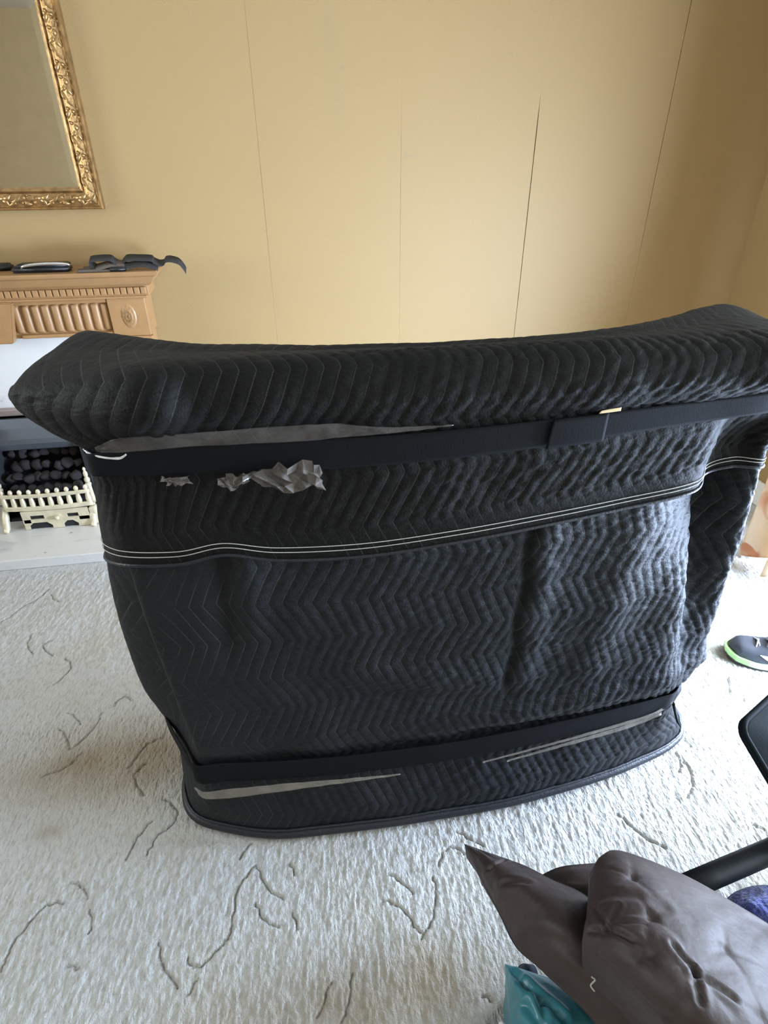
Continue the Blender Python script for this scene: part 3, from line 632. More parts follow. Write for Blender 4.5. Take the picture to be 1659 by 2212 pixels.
def frame_side(a, b, inward):
    """mitred moulding from corner a to corner b (x,z), profile across 'inward'"""
    prof = [(0, .0), (0, .030), (.004, .036), (.008, .036), (.011, .030), (.016, .026), (.034, .033), (.052, .027), (.056, .023), (.060, .030), (.066, .028), (.070, .021), (.074, .014), (.074, .0)]
    bm = bmesh.new(); rows = []
    d = Vector((b[0]-a[0], b[1]-a[1])).normalized(); iw = Vector(inward)
    for w, h in prof:
        p = Vector(a)+iw*w+d*w; q = Vector(b)+iw*w-d*w
        rows.append((bm.verts.new((p.x, WB-.004-h, p.y)), bm.verts.new((q.x, WB-.004-h, q.y))))
    for r, s in zip(rows[:-1], rows[1:]): bm.faces.new((r[0], r[1], s[1], s[0]))
    bm.faces.new([r[0] for r in rows]); bm.faces.new([r[1] for r in rows])
    return part('frame', mesh_bm('frame', bm), M_GOLD, mir)
fr_bottom = frame_side((MX0, MZ0), (MX1, MZ0), (0, 1)); fr_right = frame_side((MX1, MZ0), (MX1, MZ1), (-1, 0)); frame_side((MX1, MZ1), (MX0, MZ1), (0, -1)); frame_side((MX0, MZ1), (MX0, MZ0), (1, 0))
def leaf_mesh(name, L, Wd, H, bend, rib=True):
    n, k = 9, 5; V = []; Fq = []
    for i in range(n):
        t = i/(n-1); w = Wd*math.sin(math.pi*min(1, t*.93+.05))**.8; cx = L*(t-.5); cz = bend*math.sin(math.pi*t)
        for j in range(k):
            s = j/(k-1)*2-1; y = H*(1-s*s)*math.sin(math.pi*(t*.9+.06))
            if rib and j == 2: y *= .62
            V.append((cx, -y, cz+s*w))
    for i in range(n-1):
        for j in range(k-1): Fq.append((i*k+j, i*k+j+1, (i+1)*k+j+1, (i+1)*k+j))
    me = mesh_np(name, V, Fq, True); me.materials.append(M_GOLD); return me
ME_LEAF = leaf_mesh('carved_leaf', .050, .0075, .012, .008)
ME_LEAF2 = leaf_mesh('carved_leaf', .034, .0085, .013, -.006)
ME_BUD = leaf_mesh('carved_bud', .022, .0085, .014, 0, False)
def scroll_mesh():
    P = [(math.cos(a)*(.013-.0012*a), -.004, math.sin(a)*(.013-.0012*a)) for a in np.linspace(-.6, 5.2, 20)]
    V, Fq = tube_np(np.array(P), np.linspace(.0034, .0018, 20), 6)
    me = bpy.data.meshes.new('carved_scroll'); me.from_pydata([tuple(v) for v in V], [], [tuple(dict.fromkeys(f)) for f in Fq])
    for p in me.polygons: p.use_smooth = True
    me.materials.append(M_GOLD); return me
ME_SCROLL = scroll_mesh()
def carve(me, nm, x, z, ang, sc=1.0, flipx=False, par=None):
    o = bpy.data.objects.new(nm, me); COL.objects.link(o); o.parent = par
    o.location = (x+1.06, -.026, z-1.213); o.rotation_euler = (0, -ang, 0); o.scale = (sc, 1, -sc if flipx else sc)
def ornament_run(x, z, dx, dz, length, px, pz, par):
    """dx,dz run direction; px,pz across"""
    ang0 = math.atan2(dz, dx); t = 0.012; rep = .128
    while t < length-.02:
        def at(a, c): return x+dx*a+px*c, z+dz*a+pz*c
        for a, c, ang, me, nm, sc, fl in ((.016, .004, .55, ME_LEAF, 'carved_leaf', 1, False), (.028, -.006, .62, ME_LEAF, 'carved_leaf', .95, False), (.044, .010, .30, ME_LEAF2, 'carved_leaf', 1, True),
                                          (.052, -.010, -.75, ME_LEAF2, 'carved_leaf', .95, False), (.066, .004, .1, ME_BUD, 'carved_bud', 1.15, False), (.079, -.009, .9, ME_BUD, 'carved_bud', .8, False),
                                          (.090, .008, 0, ME_SCROLL, 'carved_scroll', .95, False), (.103, -.008, -.5, ME_LEAF2, 'carved_leaf', .9, True), (.112, .006, 1.2, ME_BUD, 'carved_bud', .9, False), (.120, -.010, .3, ME_BUD, 'carved_bud', .7, False)):
            if t+a > length-.01: continue
            X, Z = at(t+a, c); carve(me, nm, X, Z, ang0+ang, sc, fl, par)
        t += rep
ornament_run(MX1-.034, MZ0+.045, 0, 1, .80, 1, 0, fr_right)
ornament_run(MX1-.010, MZ0+.034, -1, 0, .62, 0, 1, fr_bottom)

# ------------------------------------------------------------------ fireplace
FC = -1.075
fp = thing('fireplace_surround', 'tan painted fireplace surround with fluted frieze, dentil moulding and white marble slips', 'fireplace', (FC, WB-.06, 0))
SX0, SX1 = FC-.615, -.460
def shelf_prof(y0, z0): return [(WB-.006, z0), (y0, z0), (y0-.004, z0-.006), (y0, z0-.014), (y0+.012, z0-.020), (y0+.020, z0-.032), (y0+.030, z0-.046), (y0+.040, z0-.054), (WB-.006, z0-.054)]
def cornice():
    """mantel shelf with its cove returning round both ends"""
    levels = [(0, 1.020, 0), (.004, 1.014, -.004), (0, 1.006, 0), (-.012, 1.000, 0), (-.020, .988, 0), (-.030, .974, 0), (-.040, .966, 0)]
    bm = bmesh.new(); rings = []
    for off, z, _ in levels:
        x0, x1, y = SX0-off, SX1+off, 2.405-off
        rings.append([bm.verts.new(p) for p in ((x0, WB-.006, z), (x0, y, z), (x1, y, z), (x1, WB-.006, z))])
    for a, b in zip(rings[:-1], rings[1:]):
        for i in range(3): bm.faces.new((a[i], a[i+1], b[i+1], b[i]))
    bm.faces.new(rings[0]); bm.faces.new(rings[-1])
    part('mantel_shelf', mesh_bm('mantel_shelf', bm), M_SURR, fp)
cornice()
box('dentil_board', (SX0+.048, 2.452, .928), (SX1-.048, WB-.006, .967), M_SURR, fp, .002)
k = 0; x = SX1-.064
bm = bmesh.new(); box_bm(bm, (-.0100, -.010, -.0125), (.0100, 0, .0125), .003); me_d = mesh_bm('dentil', bm); me_d.materials.append(M_SURR)
while x > SX0+.06:
    o = bpy.data.objects.new('dentil', me_d); COL.objects.link(o); o.parent = fp; o.location = (x-FC, 2.452-(WB-.06), .948); x -= .0238
box('bed_moulding', (SX0+.055, 2.448, .920), (SX1-.055, WB-.006, .929), M_SURR, fp, .003)
FZ0, FZ1, FX1 = .782, .921, -.530
FX0 = 2*FC-FX1
box('frieze', (FX0, 2.478, FZ0), (FX1, WB-.006, FZ1), M_SURR, fp)
for (xa, xb) in ((-.668, FX1), (FX0, 2*FC+.668)):       # corner blocks, carried down as legs
    box('corner_block', (xa, 2.458, FZ0-.004), (xb, 2.4785, FZ1), M_SURR, fp, .003)
    box('leg', (xa+.006, 2.470, .05), (xb-.006, WB-.006, FZ0-.004), M_SURR, fp, .004)
    bm = bmesh.new(); box_bm(bm, (xa-.004, 2.452, FZ0-.016), (xb+.004, 2.478, FZ0-.004), .003); part('collar', mesh_bm('collar', bm), M_SURR, fp)
bm = bmesh.new()                                         # keystone tapering downward
kt, kb = .080, .042
vs_ = [bm.verts.new(p) for p in ((FC-kb, 2.440, .772), (FC+kb, 2.440, .772), (FC+kt, 2.440, FZ1), (FC-kt, 2.440, FZ1), (FC-kb, 2.480, .772), (FC+kb, 2.480, .772), (FC+kt, 2.480, FZ1), (FC-kt, 2.480, FZ1))]
for f in ((0, 1, 2, 3), (7, 6, 5, 4), (0, 4, 5, 1), (1, 5, 6, 2), (2, 6, 7, 3), (3, 7, 4, 0)): bm.faces.new([vs_[i] for i in f])
bmesh.ops.bevel(bm, geom=list(bm.edges), offset=.004, segments=2, affect='EDGES'); part('keystone', mesh_bm('keystone', bm), M_SURR, fp)
for s in (1, -1):                                        # fluted panels either side
    a, b = (-1.005, -.668) if s > 0 else (2*FC+.668, 2*FC+1.005)
    box('panel_rail', (a, 2.462, FZ1-.016), (b, 2.4785, FZ1), M_SURR, fp, .004); box('panel_rail', (a, 2.464, FZ0), (b, 2.4785, FZ0+.014), M_SURR, fp, .004)
    n = 10; pitch = .0355
    for i in range(n):
        cx = -.685-pitch*(i) if s > 0 else 2*FC+.685+pitch*i
        V = []; k = 7; z0, z1 = FZ0+.018, FZ1-.018; r = pitch*.40
        bm = bmesh.new(); rows = []
        for z, sc in ((z0, .25), (z0+.004, .75), (z0+.010, 1), (z1-.010, 1), (z1-.004, .75), (z1, .25)):
            rows.append([bm.verts.new((cx+r*math.cos(math.pi*j/(k-1)), 2.480-.013*sc*math.sin(math.pi*j/(k-1)), z)) for j in range(k)])
        for p, q in zip(rows[:-1], rows[1:]):
            for j in range(k-1): bm.faces.new((p[j], p[j+1], q[j+1], q[j]))
        part('flute', mesh_bm('flute', bm, True), M_SURR, fp)
def medallion(cx):                                       # oval carved boss on the corner block
    cz = .853; n, m_ = 40, 9; V = []; Fq = []
    for i in range(m_):
        r = i/(m_-1)
        for j in range(n):
            a = 2*math.pi*j/n; petal = .5+.5*math.cos(a*12+(math.pi if i % 3 == 1 else 0)); ring = .5+.5*math.cos(r*math.pi*5)
            h = .010*(1-r**4)*(.35+.65*petal*ring)+.003*(1-r)
            V.append((cx+.027*r*math.cos(a), 2.4585-h, cz+.047*r*math.sin(a)))
    for i in range(m_-1):
        for j in range(n): Fq.append((i*n+j, i*n+(j+1) % n, (i+1)*n+(j+1) % n, (i+1)*n+j))
    part('medallion', mesh_np('medallion', V, Fq, True), M_SURR, fp)
medallion(-.598); medallion(2*FC+.598)
# marble back panel with the fire opening, and the hearth slab
OX0, OX1, OZ1 = -1.245, -.885, .47
bm = bmesh.new()
box_bm(bm, (FX0+.1, 2.505, .05), (OX0-.03, WB-.006, FZ0-.004)); box_bm(bm, (OX1+.03, 2.505, .05), (-.66, WB-.006, FZ0-.004)); box_bm(bm, (OX0-.03, 2.505, OZ1+.01), (OX1+.03, WB-.006, FZ0-.004))
part('marble_panel', mesh_bm('marble_panel', bm), M_MARBLE, fp)
hearth = box('hearth_slab', (FC-.62, 2.06, 0.0), (-.47, WB-.008, .045), M_MARBLE, None, .004)
tag(hearth, 'low white marble hearth slab lying on the carpet before the fire', 'hearth')

fire = thing('gas_fire', 'black inset coal-effect fire with grey steel hood in the marble surround', 'fire', (FC+.01, 2.45, .045))
bm = bmesh.new()                                         # firebox recess: back, sides, floor, top
for lo, hi in (((OX0, 2.585, .046), (OX1, 2.592, OZ1)), ((OX0-.002, 2.36, .046), (OX0+.010, 2.592, OZ1)), ((OX1-.010, 2.40, .046), (OX1+.002, 2.592, OZ1)), ((OX0, 2.36, .046), (OX1, 2.592, .058)), ((OX0, 2.46, OZ1-.01), (OX1, 2.592, OZ1))):
    box_bm(bm, lo, hi)
part('firebox', mesh_bm('firebox', bm), M_FIREBOX, fire)
bm = bmesh.new()
for lo, hi in (((OX0-.034, 2.488, .046), (OX0, 2.506, OZ1+.03)), ((OX1, 2.470, .046), (OX1+.034, 2.506, OZ1+.03)), ((OX0, 2.478, OZ1+.002), (OX1, 2.506, OZ1+.03))): box_bm(bm, lo, hi, .004)
part('trim_frame', mesh_bm('trim_frame', bm), M_TRIM, fire)
extrude_profile('hood', [(2.50, OZ1), (2.462, OZ1), (2.440, .432), (2.436, .424), (2.420, .392), (2.418, .372), (2.428, .345), (2.438, .338), (2.50, .338)], OX0+.001, OX1-.001, M_HOOD, fire)
def coal_mesh(seed):
    bm = bmesh.new(); bmesh.ops.create_icosphere(bm, subdivisions=2, radius=1); r = np.random.RandomState(seed)
    d = r.randn(8, 3); d /= np.linalg.norm(d, axis=1, keepdims=True); c = .50+r.rand(8)*.28
    for v in bm.verts:
        p = np.array(v.co)
        for a, b in zip(d, c):
            s = p@a
            if s > b: p = p-a*(s-b)
        v.co = p*(.92+.1*r.rand())
    me = mesh_bm('coal', bm, True); me.materials.append(M_COAL); return me
coals = [coal_mesh(s) for s in range(5)]; rc = random.Random(5)
for row, (y, z, n, sz) in enumerate(((2.335, .158, 8, .023), (2.375, .188, 8, .026), (2.415, .222, 8, .027), (2.455, .258, 7, .027), (2.490, .300, 7, .027), (2.520, .335, 6, .025), (2.545, .365, 5, .022))):
    for i in range(n):
        o = bpy.data.objects.new('coal', coals[rc.randrange(5)]); COL.objects.link(o); o.parent = fire
        x = OX0+.035+(OX1-OX0-.07)*(i+.5*(row % 2)*.9+.2)/n+rc.uniform(-.006, .006)
        o.location = (x-(FC+.01), y+rc.uniform(-.006, .006)-2.45, z+rc.uniform(-.006, .006)-.045)
        o.scale = (sz*rc.uniform(.85, 1.35), sz*rc.uniform(.8, 1.1), sz*rc.uniform(.75, 1.15)); o.rotation_euler = (rc.uniform(-.5, .5), rc.uniform(-.5, .5), rc.uniform(0, 6))
box('coal_tray', (OX0+.014, 2.335, .12), (OX1-.014, 2.56, .155), M_FIREBOX, fire)

bk = thing('fire_basket', 'pale brass fire basket front with ball-topped bars and pierced fret, standing on the hearth', 'fire basket', (-1.06, 2.31, .045))
BX0, BX1 = -1.215, -.868; nb = 10; BY = 2.302
for i in range(nb):
    x = BX0+.012+(BX1-BX0-.024)*i/(nb-1); bow = BY-.014*(1-((x+1.04)/.18)**2)
    br = lathe('bar', [(.005, .0), (.010, .006), (.0115, .020), (.0095, .036), (.0075, .050), (.006, .056)], M_BRASS, bk, (x, bow, .143), 8)
    lathe('ball_finial', [(.003, 0), (.0055, .003), (.0095, .010), (.0095, .014), (.006, .021), (.002, .024)], M_BRASS, br, (x, bow, .204), 8)
px = np.linspace(BX0, BX1, 14); bowp = lambda z, dy=0: [(x, BY-.014*(1-((x+1.04)/.18)**2)+dy, z) for x in px]
ribbon('top_rail', bowp(.208), bowp(.194), .010, M_BRASS, bk, n=2); ribbon('bottom_rail', bowp(.152), bowp(.134), .010, M_BRASS, bk, n=2)
# side post with urn finial
for sx, yy in ((BX1-.010, 2.335), (BX0-.006, 2.335)):
    sp = lathe('side_post', [(.010, 0), (.012, .02), (.011, .05), (.010, .075), (.013, .088), (.009, .094)], M_BRASS, bk, (sx, yy, .125), 10)
    lathe('urn_finial', [(.005, 0), (.011, .006), (.012, .016), (.006, .026), (.009, .034), (.0085, .046), (.004, .055), (.0065, .062), (.003, .070)], M_BRASS, sp, (sx, yy, .219), 10)
    # S-curved end foot
    tube('end_foot', [(sx, yy-.015, .128), (sx, yy-.035, .105), (sx, yy-.050, .080), (sx, yy-.060, .060), (sx, yy-.075, .050)], [.012, .015, .016, .014, .011], M_BRASS, bk, k=8)
def fret():
    """pierced front: a plate with a long slot and an arched foot, cut as real holes"""
    y0, y1 = 2.278, 2.285; bm = bmesh.new(); L, R = -1.150, -.890
    C = (L+R)/2
    for x0, x1, z0, z1 in ((L, R, .112, .132), (L, L+.030, .078, .112), (R-.040, R, .078, .112), (C-.045, C+.045, .094, .112), (L+.004, R, .078, .094), (L, L+.018, .047, .078), (R-.050, R, .047, .078), (C-.022, C+.022, .047, .078)):
        box_bm(bm, (x0, y0, z0), (x1, y1, z1))
    for xa, xb, s in ((L+.018, C-.022, 1), (C+.022, R-.050, 1)):   # arch shoulders
        for u, dirn in ((xa, 1), (xb, -1)):
            vs2 = [bm.verts.new((u, y, z)) for y in (y0, y1) for z in (.062, .078)]+[bm.verts.new((u+dirn*.018, y, .078)) for y in (y0, y1)]
            bm.faces.new((vs2[0], vs2[1], vs2[4])); bm.faces.new((vs2[2], vs2[3], vs2[5])); bm.faces.new((vs2[0], vs2[4], vs2[5], vs2[2]))
    return part('fret', mesh_bm('fret', bm), M_BRASS, bk)
fr_ = fret()
lathe('knob', [(.003, 0), (.008, .004), (.010, .010), (.007, .016), (.003, .018)], M_BRASS, fr_, (-1.012, 2.268, .090), 10)
box('fret_backing', (-1.150, 2.286, .047), (-.90, 2.296, .130), M_FIREBOX, bk)
bm = bmesh.new(); box_bm(bm, (-.889, 2.281, .047), (-.858, 2.316, .128), .008); part('end_cheek', mesh_bm('end_cheek', bm), M_BRASS, bk)

# ------------------------------------------------------------------ things on the mantel
def pebble(name, lo, hi, m, root, taper=.8):
    bm = bmesh.new(); box_bm(bm, lo, hi); c = [(a+b)/2 for a, b in zip(lo, hi)]
    for v in bm.verts:
        if v.co.z > c[2]: v.co.x = c[0]+(v.co.x-c[0])*taper; v.co.y = c[1]+(v.co.y-c[1])*taper
    bmesh.ops.bevel(bm, geom=list(bm.edges), offset=min(hi[2]-lo[2], hi[1]-lo[1])*.30, segments=3, affect='EDGES')
    return part(name, mesh_bm(name, bm, True), m, root)
cs = thing('glasses_case', 'slim black case with a silver edge lying on the mantel shelf', 'case', (-.865, 2.47, 1.021))
pebble('case_body', (-.965, 2.440, 1.0205), (-.765, 2.505, 1.043), M_BLACK, cs, .93)
tube('silver_edge', [(-.925, 2.443, 1.037), (-.912, 2.436, 1.045), (-.86, 2.436, 1.0505), (-.80, 2.440, 1.0500), (-.768, 2.446, 1.046), (-.762, 2.452, 1.042)], [.003, .0045, .005, .005, .0045, .003], M_SILVER, cs)
pebble('lid', (-.945, 2.444, 1.041), (-.768, 2.500, 1.050), M_BLACK, cs, .92)
cs2 = thing('remote_control', 'plain black remote-like block on the mantel, left of the silver-edged case', 'remote', (-1.07, 2.52, 1.021))
pebble('remote_body', (-1.16, 2.500, 1.0205), (-.985, 2.555, 1.043), M_BLACK, cs2, .95)
box('button_strip', (-1.14, 2.515, 1.0425), (-1.0, 2.54, 1.045), M_BLACK, cs2, .001)
sw = thing('webbing_strap', 'tangled black webbing strap heaped on the right end of the mantel shelf', 'strap', (-.58, 2.47, 1.021))
def strap(name, path, w, m, n=8):
    """flat strap along a path lying in x-z, width across y"""
    A = [(x, y-w*.42, z-w*.20) for x, y, z in path]; B = [(x, y+w*.42, z+w*.20) for x, y, z in path]
    a = cat(A, n); b = cat(B, n); V = np.concatenate([a, b, b+np.array([0, 0, -.0022]), a+np.array([0, 0, -.0022])]); N = len(a); V[:, 2] = np.where(V[:, 0] < -.455, np.maximum(V[:, 2], 1.0212), V[:, 2]); Fq = []
    for i in range(N-1):
        for p in range(4):
            q = (p+1) % 4; Fq.append((p*N+i, q*N+i, q*N+i+1, p*N+i+1))
    Fq += [(0, N, 2*N, 3*N), (N-1, 4*N-1, 3*N-1, 2*N-1)]
    me = mesh_np(name, V, Fq, True); return part(name, me, m, sw)
strap('loop', [(-.668, 2.455, 1.030), (-.690, 2.455, 1.048), (-.688, 2.455, 1.060), (-.655, 2.455, 1.064), (-.618, 2.455, 1.063), (-.604, 2.455, 1.052), (-.590, 2.455, 1.044), (-.570, 2.455, 1.042)], .040, M_WEB)
strap('loop', [(-.720, 2.445, 1.025), (-.690, 2.445, 1.028), (-.66, 2.445, 1.036), (-.62, 2.445, 1.044), (-.58, 2.445, 1.041), (-.55, 2.445, 1.034)], .045, M_WEB2)
strap('strap_layer', [(-.590, 2.465, 1.034), (-.575, 2.465, 1.052), (-.560, 2.465, 1.061), (-.520, 2.465, 1.060), (-.478, 2.465, 1.057), (-.468, 2.465, 1.048), (-.450, 2.465, 1.040), (-.435, 2.465, 1.042), (-.425, 2.465, 1.052), (-.405, 2.465, 1.052), (-.380, 2.465, 1.043), (-.365, 2.465, 1.022), (-.360, 2.465, 1.010)], .042, M_WEB)
strap('strap_layer', [(-.640, 2.44, 1.026), (-.60, 2.44, 1.032), (-.55, 2.44, 1.040), (-.50, 2.44, 1.042), (-.47, 2.44, 1.034), (-.455, 2.44, 1.026)], .040, M_WEB)
pebble('buckle', (-.625, 2.415, 1.0205), (-.565, 2.455, 1.036), M_BLACK, sw, .85)
strap('strap_end', [(-.735, 2.43, 1.0235), (-.70, 2.43, 1.0245), (-.65, 2.43, 1.0255), (-.62, 2.43, 1.027)], .034, M_WEB2)

# ------------------------------------------------------------------ curtain at the garden door
cu = thing('curtain', 'floor-length cream curtain with terracotta pattern, gathered at the right of the wrapped furniture', 'curtain', (1.80, 1.60, 0.03))
plan = [(2.02, 1.80), (1.90, 1.74), (1.83, 1.66), (1.76, 1.64), (1.695, 1.662), (1.672, 1.650), (1.700, 1.615), (1.765, 1.590), (1.720, 1.555), (1.668, 1.530), (1.664, 1.500), (1.700, 1.480), (1.770, 1.490), (1.800, 1.455), (1.750, 1.420), (1.80, 1.385), (1.88, 1.40), (1.93, 1.36)]
zc = [.035, .12, .30, .50, .70, .90, 1.2, 1.7, 2.1, 2.2]
kx = lambda z: .36*float(sstep(.42, .95, z))
Cc = [[(x+(2.03-x)*kx(z)+.006*math.sin(i*2.1+z*5), y+.006*math.cos(i*1.7+z*4), z+(.012*math.sin(i*1.3) if z < .1 else 0)) for i, (x, y) in enumerate(plan)] for z in zc]
G = patch(Cc, 5, 6); R, Cn = G.shape[:2]; N = normals(G); V = np.concatenate([G.reshape(-1, 3), (G-N*.003).reshape(-1, 3)]); q = quads(R, Cn)
i_ = np.arange(R*Cn).reshape(R, Cn); rim = np.concatenate([i_[0, :], i_[1:, -1], i_[-1, -2::-1], i_[-2:0:-1, 0]])
part('drape', mesh_np('drape', V, np.concatenate([q, q[:, ::-1]+R*Cn, np.stack([rim, np.roll(rim, -1), np.roll(rim, -1)+R*Cn, rim+R*Cn], -1)]), True), M_CURTAIN, cu)
tube('curtain_pole', [(1.95, -1.0, 2.22), (1.95, 1.9, 2.22)], .014, M_WHITE, cu, n=1)
for y in (-.9, .45, 1.85): tube('pole_bracket', [(1.95, y, 2.22), (2.055, y, 2.22)], .009, M_WHITE, cu, n=1)
for i in range(6): tube('curtain_ring', [(1.95+.022*math.cos(a), 1.40+i*.07, 2.21+.022*math.sin(a)) for a in np.linspace(0, 5.5, 12)], .003, M_WHITE, cu, k=6, n=1)

# ------------------------------------------------------------------ running shoe
shoe = thing('running_shoe', 'dark slate running shoe with pale green midsole standing on the carpet at right', 'shoe', (1.308, 1.212, .004))
shoe.rotation_euler = (0, 0, math.radians(-30))
def local(name, me, m, par=None): return link(name, me, m, par or shoe)
def half_w(t): return float(np.interp(t, [0, .03, .10, .22, .35, .5, .65, .8, .92, .98, 1], [.012, .028, .043, .050, .050, .043, .038, .039, .036, .026, .012]))
def sole(z0f, z1f, ext, nm, m):
    ts = np.concatenate([np.linspace(0, .1, 8), np.linspace(.13, .9, 16), np.linspace(.93, 1, 6)]); L = .285
    V = []; n = len(ts)
    for t in ts:
        w = half_w(t)+ext; x = t*L-ext*(1-2*t)
        V += [(x, w, z1f(t)), (x, w+.002, z0f(t)), (x, -w-.002, z0f(t)), (x, -w, z1f(t))]
    Fq = []
    for i in range(n-1):
        for a in range(4):
            b = (a+1) % 4; Fq.append((i*4+a, i*4+b, (i+1)*4+b, (i+1)*4+a))
    Fq += [(3, 2, 1, 0), ((n-1)*4, (n-1)*4+1, (n-1)*4+2, (n-1)*4+3)]
    return local(nm, mesh_np(nm, V, Fq, False), m)
spring = lambda t: float(np.interp(t, [0, .12, .3, 1], [.014, .005, 0, .002]))
sole(lambda t: spring(t), lambda t: spring(t)+.006, .003, 'outsole', M_BLACK)
sole(lambda t: spring(t)+.006, lambda t: spring(t)+float(np.interp(t, [0, .1, .3, .6, 1], [.020, .022, .023, .028, .034])), .004, 'midsole', M_SOLE)
ts = np.linspace(0, 1, 13); rows = []
for t in ts:
    w = half_w(t)*.98; z0 = spring(t)+.018; H = float(np.interp(t, [0, .06, .15, .3, .42, .52, .62, .75, .9, 1], [.018, .038, .050, .060, .074, .088, .092, .082, .088, .070]))
    row = []
    for j in range(9):
        a = math.pi*j/8; s = math.cos(a); e = 1.0
        row.append((t*.280+.004, w*math.copysign(abs(s)**.72, s), z0+(H-.010)*math.sin(a)**.72))
    rows.append(row)
G = patch(rows, 4, 3)
# open the collar: pull the top of the ankle region down into a hollow
t_ = G[..., 0]/.285; cen = np.exp(-((t_-.80)/.11)**4)*np.exp(-(G[..., 1]/.026)**4); G[..., 2] -= cen*.045
upper_o = local('upper', mesh_np('upper', G.reshape(-1, 3), quads(*G.shape[:2]), True), M_SHOE)
def up_z(t): return spring(t)+.018+float(np.interp(t, [0, .06, .15, .3, .42, .52, .62, .75, .9, 1], [.018, .038, .050, .060, .074, .088, .092, .082, .088, .070]))-.010
def lo_tube(nm, pth, r, m):
    P = cat(pth, 5); V, Fq = tube_np(P, r, 6); me = bpy.data.meshes.new(nm); me.from_pydata([tuple(v) for v in V], [], [tuple(dict.fromkeys(f)) for f in Fq])
    for p in me.polygons: p.use_smooth = True
    return local(nm, me, m, upper_o)
for i, t in enumerate((.30, .36, .42, .48, .54)):
    d = 1 if i % 2 else -1
    lo_tube('lace', [(.28*t, .022, up_z(t)-.008), (.28*(t+.015*d), .008, up_z(t)+.003), (.28*(t+.03*d), -.008, up_z(t)+.003), (.28*(t+.045*d), -.022, up_z(t)-.006)], .0026, M_LACE)
    lo_tube('lace', [(.28*t, -.022, up_z(t)-.008), (.28*(t+.015*d), -.008, up_z(t)+.002), (.28*(t+.03*d), .008, up_z(t)+.002), (.28*(t+.045*d), .022, up_z(t)-.006)], .0026, M_LACE)
lo_tube('lace', [(.155, .0, .098), (.140, .02, .104), (.128, .030, .100), (.140, .012, .100)], .0024, M_BLACK)
# pale stripe on the outer side
Vs = []
for t, zf0, zf1 in ((.30, .70, .74), (.36, .52, .74), (.42, .34, .72), (.47, .22, .66), (.52, .12, .50)):
    w = half_w(t)
    for zf in (zf0, zf1):
        zz = spring(t)+.020+.045*zf; Vs.append((t*.28, -(w*(1-.35*zf**2)+.0045), zz))
local('side_stripe', mesh_np('side_stripe', Vs, [(2*i, 2*i+2, 2*i+3, 2*i+1) for i in range(4)], True), M_LOGO, upper_o)

# ------------------------------------------------------------------ black chair at the right edge
ch = thing('black_chair', 'black padded chair with steel frame at the right edge, behind the brown quilt', 'chair', (.95, .58, 0))
e1 = np.array([math.cos(.454), math.sin(.454), 0.0]); pr = np.array([math.sin(.454), -math.cos(.454), 0]); e2 = pr*.766-np.array([0, 0, .643]); e2 /= np.linalg.norm(e2)
e3 = np.cross(e1, e2); e3 = e3 if e3[2] > 0 else -e3
O = np.array([.742, .614, .500])+e1*.012+e2*.012
def rrect(w, h, r, k=7):
    out = []
    for cx, cy, a0 in ((r, r, math.pi), (w-r, r, 1.5*math.pi), (w-r, h-r, 0), (r, h-r, .5*math.pi)):
        for i in range(k):
            a = a0+(math.pi/2)*i/(k-1); out.append((cx+r*math.cos(a), cy+r*math.sin(a)))
    return out
def slab(nm, w, h, r, d0, d1, m, off=(0, 0), puff=0):
    R_ = rrect(w, h, r); n = len(R_); bm = bmesh.new()
    P = lambda a, b, d: bm.verts.new(tuple(O+e1*(a+off[0])+e2*(b+off[1])+e3*d))
    rings = [[P(a, b, d0) for a, b in R_], [P(a, b, d1-.006) for a, b in R_]]
    for sc, dd in ((.985, -.001), (.95, 0), (.86, puff), (.5, puff*1.3)):
        rings.append([P(w/2+(a-w/2)*sc, h/2+(b-h/2)*sc, d1+dd) for a, b in R_])
    for p, q_ in zip(rings[:-1], rings[1:]):
        for i in range(n): bm.faces.new((p[i], p[(i+1) % n], q_[(i+1) % n], q_[i]))
    bm.faces.new(rings[0]); bm.faces.new(rings[-1])
    return part(nm, mesh_bm(nm, bm, True), m, ch)
slab('seat', .40, .38, .028, -.013, .0, M_VINYL, puff=.006)
Pp = [tuple(O+e1*a+e2*b+e3*.0) for a, b in rrect(.40, .38, .028)]
tube('piping', Pp, .0055, M_VINYL, ch, k=8, closed=True, n=1)
slab('seat_panel', .31, .29, .05, .0035, .007, M_VINYL, off=(.05, .05))
tube('frame_rail', [(.595, .452, .285), (.80, .487, .285), (.95, .515, .285)], .021, M_TUBE, ch, k=12, n=3)
tube('brace', [(.835, .490, .285), (.93, .455, .20), (1.06, .42, .02)], .017, M_TUBE, ch, k=10, n=4)
tube('leg', [(.95, .515, .012), (.95, .515, .285), (.963, .555, .340)], .015, M_TUBE, ch, k=10, n=4)
tube('leg', [(1.13, .57, .012), (1.13, .57, .16), (1.13, .57, .285)], .015, M_TUBE, ch, k=10, n=4)
tube('frame_rail', [(.95, .515, .285), (1.04, .545, .285), (1.13, .57, .285)], .015, M_TUBE, ch, k=10, n=4)

